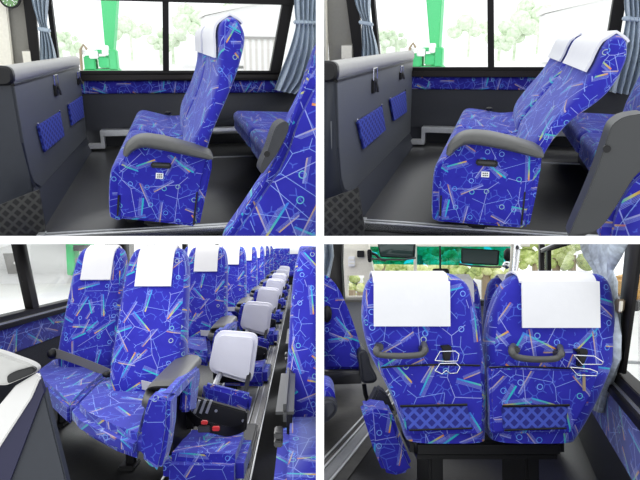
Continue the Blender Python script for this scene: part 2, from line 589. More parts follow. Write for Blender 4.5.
def side_cabin(F, q):
    """q: what differs between the two upper cabins"""
    S = q['side']                                   # words that tell the two apart
    wt, pl, dl = q['wt'], q['pl'], q['dl']

    def onwall(u, v, dt=0.0):
        return F.at(u, v, t=wt + dt)
    # floor, step and the near step edge
    t0 = q['rail_t']
    b = MB()
    b.box(-0.86 + dl, 2.6, t0 + 0.03, wt + 0.3, -0.05, 0.0)
    struct(b.build('floor', 'floor', F))
    b = MB()
    b.box(-1.9, 2.6, t0 - 0.6, t0 + 0.06, -0.30, -0.055)
    struct(b.build('floor_step', 'step', F))
    nose = Thing('step_edge_strip', F, (0, t0, -0.05), 'aluminium edge strip along the aisle floor in the ' + S + ' cabin', 'edge strip')
    b = MB()
    b.box(pl + 0.09, 2.6, t0 - 0.03, t0 + 0.03, -0.055, -0.006)
    b.build('strip_base', 'step', nose)
    for (a0, a1) in ((-0.030, -0.018), (0.012, 0.03)):
        b = MB()
        b.box(pl + 0.09, 2.6, t0 + a0, t0 + a1, -0.05, 0.001, 0.002)
        b.build('strip_bead', 'alu', nose)
    b = MB()
    b.box(pl + 0.075, pl + 0.115, t0 - 0.035, t0 + 0.05, -0.052, 0.004, 0.002)
    b.build('end_cap', 'alu', nose)
    # far floor rail behind the seat
    rl = Thing('floor_rail', F, (0.6, q['rail2'], 0), 'thin bright floor track behind the double seat in the ' + S + ' cabin', 'rail')
    b = MB()
    b.box(0.16 + dl, 2.2, q['rail2'] - 0.02, q['rail2'] + 0.02, 0.0, 0.006)
    b.build('rail_strip', 'alu', rl)
    # window wall: charcoal lower panel, moquette band, sill, window
    hb0, hb1, hs = q['band0'], q['band1'], q['sill']
    l0, l1 = pl - 0.05, 2.4
    b = MB()
    b.box(l0, l1, wt, wt + 0.05, 0.17, hb0)
    b.box(l0, l1, wt + 0.12, wt + 0.16, -0.02, 0.18)
    struct(b.build('wall_window', 'vinyl', F))
    b = MB()
    b.box(l0, l1, wt - 0.02, wt + 0.05, hb0, hb1, 0.008)
    struct(b.build('trim_1', 'band', F, uvs=(1, 0.4, 1)))
    b = MB()
    b.box(l0, l1, wt - 0.05, wt + 0.08, hb1, hb1 + (hs - hb1) * 0.62, 0.006)
    struct(b.build('trim_2', 'brown', F))
    # window frame: sill rail, mullion, raked pillars, top rail
    win = Thing('window_1', F, (0, wt, hs), 'x', 'x')
    del win.obj['label'], win.obj['category']
    struct(win.obj)
    b = MB()
    b.box(l0 - 0.5, l1, wt - 0.02, wt + 0.08, hb1 + (hs - hb1) * 0.60, hs, 0.006)
    for (ua, va, ub, vb, w) in q['posts']:
        pa, pb = onwall(ua, va), onwall(ub, vb)
        d = (pb - pa).normalized() * 0.02
        pa, pb = pa + (pa - pb).normalized() * 0.6, pb + d
        r = Vector((w / 2, 0, 0))
        b.prism([pa - r, pa + r, pb + r, pb - r], (0, 0.09, 0), 0.004)
    tp = onwall(160 if q['top'] else 480, q['top'] or 0)
    if q['top']:
        b.box(-1.05, 1.35, wt - 0.01, wt + 0.07, tp.z, tp.z + 0.12)
    b.build('window_frame', 'frame', win)
    for (pa, pb) in q['panes']:
        b = MB()
        b.box(pa, pb, wt + 0.04, wt + 0.046, hs - 0.01, hs + 0.95)
        b.build('pane', 'glass', win)
    # white wall rail with its bracket
    r = Thing('wall_rail', F, (0, wt - 0.12, 0.15), 'white metal seat rail along the foot of the window wall, ' + S + ' cabin', 'rail')
    b = MB()
    p = [onwall(*x, -0.1) for x in q['wallrail']]
    b.box(p[0].x, 1.7, wt - 0.14, wt - 0.02, p[1].z, p[0].z, 0.006)
    b.build('rail_bar', 'alu', r)
    b = MB()
    b.box(p[0].x, p[0].x + 0.035, wt - 0.13, wt - 0.03, p[2].z, p[1].z + 0.01, 0.004)
    b.box(p[3].x, p[0].x + 0.035, wt - 0.14, wt - 0.02, p[2].z - 0.02, p[2].z + 0.02, 0.004)
    b.build('bracket', 'alu', r)
    # ---- front partition
    pt = q['part_t']                                # near end of the partition
    ph = q['part_h']
    part = Thing('partition_panel', F, (pl, (pt + wt) / 2, 0), 'grey vinyl front partition with padded cap and two net pockets, ' + S + ' cabin', 'partition')
    b = MB()
    prof = [(pt - 0.03, ph - 0.03), (pt + 0.01, 0.45), (pt + 0.06, 0.27), (pt + 0.13, 0.19), (pt + 0.30, 0.125), (wt, 0.115), (wt, ph - 0.03)]
    b.prism([(pl, t, h) for t, h in prof], (-0.05, 0, 0), 0.006)
    b.build('panel', 'panel', part)
    b = MB()
    rg = []
    for t in (pt - 0.05, pt - 0.03, pt, wt - 0.03, wt):
        k = 0.75 if t == pt - 0.05 else 1
        rg.append(ring((pl - 0.05, t, ph - 0.015), (0.062 * k, 0, 0), (0, 0, 0.047 * k), 3, 20))
    b.loft(rg)
    b.build('padded_cap', 'cap', part)
    b = MB()
    b.loft([ring((pl - 0.05, pt - 0.09 + 0.012 * i, ph - 0.015), (0.066 * k, 0, 0), (0, 0, 0.052 * k), 3, 20) for i, k in enumerate((0.8, 1, 1, 1, 1))])
    b.build('cap_end', 'black', part)
    b = MB()
    b.box(pl - 0.045, pl + 0.004, pt - 0.03, wt, ph - 0.075, ph - 0.058, 0.004)
    b.build('cap_seam', 'black', part)
    b = MB()
    b.prism([(pl - 0.01, pt + 0.13, 0.19), (pl - 0.01, pt + 0.3, 0.13), (pl - 0.01, wt, 0.12), (pl + 0.045, wt, 0.0), (pl + 0.09, t0 + 0.08, 0.0)], (-0.05, 0, 0), 0.0)
    b.build('kick_plate', 'end', part)
    for pk in q['pockets']:
        b = MB()
        pts = [F.at(u, v, l=pl + 0.004) for u, v in pk]
        b.prism(pts, (0.016, 0, 0), 0.004)
        po = b.build('net_pocket', 'mesh', part, uvs=(1, 0.45, 1))
        for k in (0, 1):
            d = MB()
            d.ball(pts[k] + Vector((0.012, 0.0, 0.006)), 0.012, 1, (0.5, 1.4, 1))
            d.build('snap', 'chrome', part, parent=po)
    for hk in q['hooks']:
        b = MB()
        a = F.at(hk[0], hk[1], l=pl)
        c = F.at(hk[0], hk[3], l=pl)
        w = F.at(hk[2], hk[1], l=pl).y - a.y
        hgt = a.z - c.z
        b.tube([(pl + 0.012, a.y - w / 2, a.z - hgt * 0.45), (pl + 0.012, a.y - w / 2, a.z), (pl + 0.012, a.y + w / 2, a.z), (pl + 0.012, a.y + w / 2, a.z - hgt * 0.45)], 0.005, 6)
        ho = b.build('hook_loop', 'chrome', part)
        b = MB()
        b.box(pl, pl + 0.018, a.y - w * 0.55, a.y + w * 0.55, a.z - hgt * 0.95, a.z - hgt * 0.38, 0.006)
        b.build('hook_plate', 'black', part, parent=ho)
        b = MB()
        b.tube([(pl + 0.02, a.y, a.z - hgt * 0.5), (pl + 0.032, a.y, a.z - hgt * 0.75), (pl + 0.034, a.y, a.z - hgt * 0.92)], 0.008, 6)
        b.build('hook_tongue', 'grip', part, parent=ho)
    ret = Thing('aisle_end_panel', F, (pl - 0.4, pt, 0), 'dark slate panel closing off the partition toward the aisle, ' + S + ' cabin', 'panel')
    b = MB()
    b.prism([(pl - 0.004, pt - 0.036, ph - 0.06), (pl - 0.002, pt - 0.004, 0.45), (pl - 0.001, pt + 0.04, 0.27), (pl - 0.001, pt + 0.12, 0.15), (pl - 0.001, pt + 0.12, -0.1), (pl - 0.8, pt - 0.04, -0.1), (pl - 0.8, pt - 0.04, ph - 0.06)], (0, 0.04, 0), 0.008)
    b.build('panel', 'end', ret)
    b = MB()
    b.box(pl - 0.8, pl - 0.05, pt - 0.01, pt + 0.06, ph - 0.07, ph - 0.03, 0.006)
    b.build('top_rail', 'black', ret)
    b = MB()
    b.prism([F.at(*x, t=q['tread_t']) for x in q['tread']], (0, 0.02, 0))
    struct(b.build('trim_3', 'tread', F))
    # ---- front of the bus beyond the partition
    fp = Thing('front_pillar_panel', F, (pl - 0.4, wt - 0.05, 0.6), 'beige moulded pillar panel ahead of the partition, ' + S + ' cabin', 'panel')
    b = MB()
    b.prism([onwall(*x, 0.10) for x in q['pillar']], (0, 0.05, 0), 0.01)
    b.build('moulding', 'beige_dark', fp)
    b = MB()
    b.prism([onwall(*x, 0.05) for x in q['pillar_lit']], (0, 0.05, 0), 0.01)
    b.build('pillar_lit_face', 'beige', fp)  # lit strip of the pillar, its brightness put into a paler beige
    b = MB()
    b.prism([onwall(*x, 0.02) for x in q['dark_pillar']], (0, 0.06, 0), 0.004)
    struct(b.build('trim_4', 'frame', F))
    nt = Thing('notice_frame', F, onwall(*q['notice'][0]), 'small pale notice in a thin frame on the beige pillar, ' + S + ' cabin', 'notice')
    (ua, va), (ub, vb) = q['notice']
    b = MB()
    a, c = onwall(ua, va), onwall(ub, vb)
    b.box(a.x, c.x, wt + 0.02, wt + 0.05, c.z, a.z, 0.003)
    b.build('frame', 'beige_dark', nt)
    b = MB()
    b.box(a.x + 0.012, c.x - 0.012, wt + 0.012, wt + 0.03, c.z + 0.012, a.z - 0.015)
    b.build('paper', 'beige', nt)
    if q.get('clock'):
        u, v, r = q['clock']
        ck = Thing('wall_clock', F, onwall(u, v, -0.05), 'round green-faced clock with a black rim above the partition', 'clock')
        c = onwall(u, v, -0.05)
        rr = onwall(u + r, v, -0.05).x - c.x
        b = MB()
        b.disc(c, (0, 1, 0), rr, 0.04, 32)
        b.build('rim', 'black', ck)
        b = MB()
        b.disc(c - Vector((0, 0.004, 0)), (0, 1, 0), rr * 0.82, 0.004, 32)
        b.build('dial', 'clockface', ck)
        b = MB()
        for k in range(12):
            a = k * math.pi / 6
            d = Vector((math.sin(a), 0, math.cos(a)))
            e = Vector((math.cos(a), 0, -math.sin(a)))
            m = c - Vector((0, 0.006, 0))
            b.prism([m + d * rr * 0.62 - e * rr * 0.035, m + d * rr * 0.62 + e * rr * 0.035, m + d * rr * 0.78 + e * rr * 0.035, m + d * rr * 0.78 - e * rr * 0.035], (0, 0.003, 0))
        b.build('hour_marks', 'white', ck)
        for a, ln_ in ((2.3, 0.62), (3.9, 0.42)):
            d = Vector((math.sin(a), 0, math.cos(a)))
            e = Vector((math.cos(a), 0, -math.sin(a)))
            m = c - Vector((0, 0.008, 0))
            b = MB()
            b.prism([m - e * rr * 0.05, m + e * rr * 0.05, m + d * rr * ln_ + e * rr * 0.03, m + d * rr * ln_ - e * rr * 0.03], (0, 0.002, 0))
            b.build('hand', 'white', ck)
    # ---- curtains, gathered by a tie
    for nm, cu in (('front', q['curtain_l']), ('rear', q['curtain_r'])):
        cth = Thing('curtain', F, onwall(*cu['rows'][-1][:2], -0.2), cu['label'], 'curtain')
        dt = cu['dt']
        b = MB()
        rings = []
        nf = cu['folds']
        for i, (ua, va, ub, vb) in enumerate(cu['rows']):
            pa, pb = F.at(ua, va, t=wt + dt), F.at(ub, vb, t=wt + dt)
            n = nf * 8
            fr, bk = [], []
            for k in range(n + 1):
                x = k / n
                p = pa.lerp(pb, x)
                w = math.sin(x * nf * 2 * math.pi + 0.4 * math.sin(i * 1.3)) * cu['amp'] * cu['k'][i]
                fr.append(p + Vector((0, w, 0)))
                bk.append(p + Vector((0, w + 0.012, 0)))
            rings.append(fr + bk[::-1])
        # smooth between the traced rows
        R = []
        for i in range(len(rings) - 1):
            for s_ in range(5):
                x = s_ / 5
                r0, r1, r2, r3 = rings[max(i - 1, 0)], rings[i], rings[i + 1], rings[min(i + 2, len(rings) - 1)]
                R.append([0.5 * (2 * b1 + (c1 - a1) * x + (2 * a1 - 5 * b1 + 4 * c1 - d1) * x * x + (3 * b1 - a1 - 3 * c1 + d1) * x ** 3) for a1, b1, c1, d1 in zip(r0, r1, r2, r3)])
        R.append(rings[-1])
        b.loft(R)
        b.build('cloth', 'curtain', cth, sharp=60)
        ua, va, ub, vb = cu['tie']
        pa, pb = F.at(ua, va, t=wt + dt - 0.03), F.at(ub, vb, t=wt + dt - 0.03)
        b = MB()
        b.prism([pa, pb, pb + Vector((0, 0, -0.035)), pa + Vector((0, 0, -0.035))], (0, 0.09, 0), 0.008)
        b.build('tie_band', 'curtain', cth)

    # ---- double seats
    def backrest(th, edges, ta, tb, e=5.0, cov=None):
        """edges: traced (u, v) of the front and rear edge of the near side, top first"""
        rings, prof = [], []
        tm, hw = (ta + tb) / 2, (tb - ta) / 2
        tr = q['seat_t'][0]
        fr = smooth_path([F.at(u, v, t=tr) for u, v, _, _ in edges], 3)
        bk = smooth_path([F.at(u, v, t=tr) for _, _, u, v in edges], 3)
        n = len(fr)
        top = (fr[0] + bk[0]) / 2
        rings.append([p for p in ring((top.x, tm, top.z + 0.012), (bk[0] - fr[0]) * 0.18, (0, hw * 0.86, 0), e)])
        for i in range(n):
            c = (fr[i] + bk[i]) / 2
            a = (bk[i] - fr[i]) / 2
            k = 0.94 if i == 0 else (0.98 if i == 1 else 1)
            rings.append(ring((c.x, tm, c.z), a, (0, hw * k, 0), e))
        b = MB()
        b.loft(rings)
        bo = b.build('backrest', 'fabric', th, uvs=(1, 0.4, 1), sharp=60)
        # white cover: over the front, the top and a short way down the rear
        m = cov
        P = [fr[i] + (fr[i] - bk[i]).normalized() * 0.008 for i in range(m, -1, -1)]
        P.append(Vector((top.x, ta, top.z + 0.022)))
        P += [bk[i] + (bk[i] - fr[i]).normalized() * 0.008 for i in range(0, max(2, q['cov_back']))]
        inner = [p + Vector((0, 0, 0)) for p in P]
        b = MB()
        rr = []
        for i, p in enumerate(P):
            d = (P[min(i + 1, len(P) - 1)] - P[max(i - 1, 0)]).normalized()
            nrm = Vector((d.z, 0, -d.x)) * 0.006
            o1, o2 = p - nrm, p + nrm
            y0, y1 = ta + 0.06 * (tb - ta), tb - 0.06 * (tb - ta)
            rr.append([Vector((o1.x, y0, o1.z)), Vector((o1.x, y1, o1.z)), Vector((o2.x, y1, o2.z)), Vector((o2.x, y0, o2.z))])
        b.loft(rr)
        b.build('headrest_cover', 'cloth', th, parent=bo)
        return bo

    def cushion(th, prof, ta, tb, uvoff=0):
        """prof: traced outline of the cushion's near side"""
        pts = smooth_path([F.at(u, v, t=q['seat_t'][0]) for u, v in prof], 3)
        rings = []
        c = sum(pts, Vector()) / len(pts)
        for y, k in ((ta, 0.93), (ta + 0.015, 0.97), (ta + 0.06, 1.0), (tb - 0.06, 1.0), (tb - 0.015, 0.97), (tb, 0.93)):
            rings.append([Vector((c.x + (p.x - c.x) * k, y, c.z + (p.z - c.z) * k)) for p in pts])
        b = MB()
        b.loft(rings)
        return b.build('seat_cushion', 'fabric', th, uvs=(1, 0.4, 1), sharp=50, off=(uvoff, 0))

    sa, sb = q['seat_t']
    sm = (sa + sb) / 2
    base = F.at(*q['base'], t=sm)
    seat = Thing('double_seat', F, (base.x, sm, 0.0), q['seat_label'], 'seat', 'patterned double seats of the upper cabins')
    backrest(seat, q['back'], sa, sm - 0.04, cov=q['cov'])
    backrest(seat, q['back'], sm + 0.06, sb, cov=q['cov'])
    cushion(seat, q['cush'], sa + 0.02, sm - 0.02)
    cushion(seat, q['cush'], sm + 0.02, sb, 0.7)
    # moquette end panel under the aisle armrest
    b = MB()
    b.prism([F.at(u, v, t=sa - 0.06) for u, v in q['panel']], (0, 0.10, 0), 0.018, 3)
    ep = b.build('end_panel', 'fabric', seat, off=(q['uvo'], 0.35))
    b = MB()
    b.prism([F.at(u, v, t=sa - 0.045) for u, v in q['rear_skirt']], (0, 0.08, 0), 0.014, 3)
    b.build('rear_skirt', 'fabric', seat, off=(0.4, 0.1))
    b = MB()
    b.prism([F.at(u, v, t=sa - 0.075) for u, v in q['latch']], (0, 0.03, 0), 0.006)
    b.build('recline_handle', 'black', seat, parent=ep)
    b = MB()
    b.prism([F.at(u, v, t=sa - 0.083) for u, v in q['latch_in']], (0, 0.03, 0), 0.004)
    b.build('handle_lip', 'grip', seat, parent=ep)
    b = MB()
    b.prism([F.at(u, v, t=sa - 0.066) for u, v in q['sticker']], (0, 0.01, 0))
    st = b.build('sticker', 'white', seat, parent=ep)
    (xa, ya), (xb, yb) = q['sticker'][0], q['sticker'][2]
    b = MB()
    for k in range(2):
        for j in range(3):
            x0 = xa + (xb - xa) * (0.16 + 0.26 * j)
            y0 = ya + (yb - ya) * (0.22 + 0.36 * k)
            b.prism([F.at(u, v, t=sa - 0.069) for u, v in ((x0, y0), (x0 + (xb - xa) * 0.18, y0), (x0 + (xb - xa) * 0.18, y0 + (yb - ya) * 0.18), (x0, y0 + (yb - ya) * 0.18))], (0, 0.002, 0))
    b.build('sticker_print', 'arm', seat, parent=ep)
    b = MB()
    b.prism([F.at(u, v, t=sa + 0.02) for u, v in q['pedal']], (0, 0.14, 0), 0.01)
    b.build('foot_lever', 'black', seat)
    for sl in ([(196.3, 192), (197.8, 192), (194.6, 225), (192.6, 225)], [(117.6, 196), (119.2, 196), (118.2, 216), (116.6, 216)]):
        b = MB()
        k, du = q['slot_map']
        b.prism([F.at(du + (u - 108) * k, v, t=sa - 0.064) for u, v in sl], (0, 0.02, 0))
        b.build('panel_slot', 'black', seat, parent=ep)
    # legs under the pair, out of the side panels' shade
    for tt in (sa + 0.35, sb - 0.35):
        b = MB()
        b.box(base.x - 0.08, base.x - 0.02, tt - 0.04, tt + 0.04, 0.0, 0.3, 0.006)
        b.box(base.x + 0.05, base.x + 0.11, tt - 0.04, tt + 0.04, 0.0, 0.3, 0.006)
        b.build('leg', 'black', seat)
    # armrest: a bent padded bar
    cen = q['arm']
    path = smooth_path([F.at(u, v, t=sa - 0.03) for u, v, _ in cen], 4)
    rad = []
    for i in range(len(path)):
        x = i / (len(path) - 1) * (len(cen) - 1)
        k = min(int(x), len(cen) - 2)
        rad.append((cen[k][2] * (1 - (x - k)) + cen[k + 1][2] * (x - k)) / FP * sa * 0.92)
    rings = []
    for i, p in enumerate(path):
        d = (path[min(i + 1, len(path) - 1)] - path[max(i - 1, 0)]).normalized()
        up = Vector((-d.z, 0, d.x))
        rings.append(ring(p, up * rad[i], (0, 0.10, 0), 3.0, 20))
    b = MB()
    b.loft(rings)
    b.build('armrest', 'arm', seat)
    # belt stalk on the far cushion
    p = F.at(*q['buckle'], t=sb - 0.15)
    b = MB()
    b.ball(p, 0.02, 2, (1.6, 2, 0.9))
    b.build('belt_buckle', 'black', seat)
    # ---- the seat in the row behind
    r2 = q['row2']
    ra, rb = sa + 0.12, sb
    rm = (ra + rb) / 2
    s2 = Thing('double_seat', F, (0.9, rm, 0), r2['label'], 'seat', 'patterned double seats of the upper cabins')
    for i, (ta, tb) in enumerate(((ra, rm - 0.01), (rm + 0.01, rb))):
        b = MB()
        x0, z0 = r2['l'], r2['h']
        prof = smooth_path([(x0 + 0.62, ta, z0 - 0.02), (x0 + 0.1, ta, z0 + 0.0), (x0 + 0.03, ta, z0 - 0.005), (x0, ta, z0 - 0.04), (x0 + 0.01, ta, z0 - 0.10), (x0 + 0.06, ta, z0 - 0.17), (x0 + 0.62, ta, z0 - 0.17)], 3)
        cc = sum(prof, Vector()) / len(prof)
        rg = []
        for y, k in ((ta, 0.9), (ta + 0.02, 0.97), (ta + 0.08, 1.0), (tb - 0.08, 1.0), (tb - 0.02, 0.97), (tb, 0.9)):
            rg.append([Vector((cc.x + (p_.x - cc.x) * k, y, cc.z + (p_.z - cc.z) * k)) for p_ in prof])
        b.loft(rg)
        b.build('seat_cushion', 'fabric', s2, uvs=(1, 0.4, 1), sharp=50, off=(0.3 + i, 0.2))
        b = MB()
        rg = []
        for z, dx, hd, k in ((z0 - 0.1, 0.42, 0.11, 1), (z0 + 0.1, 0.46, 0.11, 1), (z0 + 0.35, 0.53, 0.095, 1), (z0 + 0.55, 0.60, 0.09, 1), (z0 + 0.66, 0.64, 0.07, 0.95), (z0 + 0.69, 0.65, 0.03, 0.85)):
            rg.append(ring((x0 + dx + 0.1 + r2.get('dx', 0), (ta + tb) / 2, z), (hd, 0, 0), (0, (tb - ta) / 2 * k, 0), 4.5))
        b.loft(rg)
        b.build('backrest', 'fabric', s2, uvs=(1, 0.4, 1), sharp=60, off=(0.6 + i, 0.5))
    b = MB()
    b.box(r2['l'] + 0.15, r2['l'] + 0.6, ra + 0.1, rb - 0.1, 0.0, r2['h'] - 0.16, 0.01)
    b.build('seat_frame', 'black', s2)
    # ---- the nearest seat at the right, cut off by the end of the cabin
    nr = q['near']
    tn = nr['t']
    s3 = Thing('passenger_seat', F, F.at(*nr['base'], t=tn), nr['label'], 'seat')
    pts = [F.at(u, v, t=tn) for u, v in nr['back']]
    b = MB()
    b.prism(pts, (0, 0.13, 0), 0.03, 4)
    b.build('backrest', 'fabric', s3, sharp=60, off=nr['off'], uvs=(0.8, 0.8, 0.8))
    if nr.get('piping'):
        b = MB()
        b.tube(smooth_path([F.at(u, v, t=tn + 0.01) for u, v in nr['piping']], 3), 0.006, 6)
        b.build('piping', 'fabric', s3)
    b = MB()
    b.prism(smooth_path([F.at(u, v, t=nr['arm_t']) for u, v in nr['arm']] + [F.at(*nr['arm'][0], t=nr['arm_t'])], 3)[:-1], (0, 0.07 if nr['arm_t'] > 2.2 else 0.10, 0), 0.016, 3)
    ao = b.build('armrest', nr['arm_mat'], s3)
    if nr.get('screw'):
        b = MB()
        b.disc(F.at(*nr['screw'], t=nr['arm_t'] - 0.004), (0, 1, 0), 0.011, 0.008, 12)
        b.build('screw_cap', 'black', s3, parent=ao)
    if nr.get('cush'):
        b = MB()
        b.prism([F.at(u, v, t=tn - 0.1) for u, v in nr['cush']], (0, 0.3, 0), 0.03, 3)
        b.build('seat_cushion', 'fabric', s3, off=(0.2, 0.9), uvs=(0.8, 0.8, 0.8))


qa = dict(
    side='upper left', wt=6.2, pl=-0.84, dl=0.0, rail_t=3.37, rail2=5.53, band0=0.526, band1=0.645, sill=0.735,
    posts=[(165.5, 0, 166, 71, 0.058), (289, 0, 275, 75, 0.11), (48.5, 0, 56, 60, 0.04)], top=1.5,
    panes=[(-1.02, -0.075), (-0.045, 1.12)],
    wallrail=[(100, 130), (100, 136), (100, 146), (88, 147)],
    part_t=3.68, part_h=0.835,
    pockets=[[(36, 125.5), (58, 112), (62.5, 136), (43, 152)], [(67, 105), (80.5, 96), (82.5, 117), (70.5, 125.5)]],
    hooks=[(53.5, 75, 57, 98), (77, 72, 79, 86)],
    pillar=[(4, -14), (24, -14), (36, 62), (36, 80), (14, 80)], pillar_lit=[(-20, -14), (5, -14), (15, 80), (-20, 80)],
    dark_pillar=[(21, -16), (33, -16), (40, 66), (31, 66)],
    tread_t=3.40, tread=[(-20, 209), (0, 205), (30, 193), (39, 190), (45, 227), (43, 245), (-20, 245)],
    notice=[(20, 49.5), (33, 66)], clock=(9.5, -2, 10.5),
    curtain_l=dict(label='grey-blue curtain tied back beside the partition in the upper left cabin', dt=-0.10, folds=4, amp=0.05,
                   rows=[(29, -14, 50, -14), (32, 4, 48, 4), (37, 20, 47, 20), (39.5, 28, 48, 28), (40, 40, 52, 40), (40, 52, 55, 52), (40, 66, 57, 64)],
                   k=[1, 0.9, 0.7, 0.5, 0.8, 1, 1.1], tie=(37, 26.5, 49, 28.5)),
    curtain_r=dict(label='grey-blue curtain gathered at the rear window pillar in the upper left cabin', dt=-0.16, folds=5, amp=0.06,
                   rows=[(294, -14, 320, -14), (295, 8, 318, 8), (296, 22, 317, 22), (295, 30, 318, 32), (289, 50, 318, 56), (281, 72, 313, 82), (275, 90, 300, 95)],
                   k=[0.9, 0.8, 0.6, 0.5, 0.9, 1.1, 1.2], tie=(295, 20, 319, 21)),
    seat_t=(3.2, 5.85), base=(150, 222), cov=12, cov_back=4, uvo=0.12,
    seat_label='blue double seat with upright back, centre of the upper left cabin',
    back=[(225, 18, 238, 18), (219, 24, 243, 23), (217, 34, 248, 33), (217.5, 46, 248, 44), (217.5, 58, 245, 57), (216.5, 74, 240, 73), (212, 94, 230, 98), (204, 116, 221.5, 117), (197, 131, 214.5, 134), (190, 146, 210, 149), (187, 160, 207, 163), (186, 178, 204, 182)],
    cush=[(196, 170), (170, 172), (140, 166), (122, 163), (112, 168), (108.5, 180), (107.5, 200), (108.5, 217), (112, 221), (120, 222), (130, 210), (150, 200), (190, 196)],
    panel=[(127, 150), (138, 141), (160, 140), (190, 146), (211, 152), (204, 180), (200, 200), (197, 227.5), (160, 223), (117, 219), (117, 195), (119, 172)],
    rear_skirt=[(197, 152), (212, 155), (212, 168), (206, 195), (199.5, 226), (194, 225), (196, 190)],
    latch=[(151, 162.5), (171.5, 163.5), (171, 169), (150.5, 168)], latch_in=[(152.5, 163.5), (170, 164.5), (169.5, 166.5), (152, 165.5)],
    sticker=[(156, 173), (163.5, 173.5), (163, 179), (155.5, 178.5)], pedal=[(142, 221), (164, 223), (162, 227), (146, 226)],
    arm=[(126.5, 153, 3.0), (129.5, 147, 5.0), (136, 142.3, 6.0), (144, 140.2, 6.3), (160, 142, 6.8), (180, 146.5, 6.3), (200, 151.5, 5.5), (208, 154, 4.5), (211.5, 155.5, 2.0)],
    buckle=(168, 113), slot_map=(1.0, 108),
    row2=dict(label='rear double seat half hidden behind the upright seat, upper left cabin', l=0.54, h=0.385, dx=0.13),
    near=dict(t=2.15, base=(280, 236), label='close blue patterned seat cut off at the right edge of the upper left cabin', off=(0.35, 0.2),
              back=[(330, 64), (316, 72), (308, 86), (300, 102), (293, 116), (288, 130), (283, 146), (274, 166), (258, 190), (242, 214), (228, 234), (222, 250), (340, 250)],
              piping=[(312, 66), (300, 98), (290, 126), (283, 146), (262, 185), (240, 217), (226, 238)],
              arm_t=2.10, arm_mat='vinyl', arm=[(284, 121.5), (288, 123), (288, 132), (278, 152), (267, 168), (262, 174), (260.5, 168), (268, 150), (274, 132), (278, 125)], screw=(267, 154)))

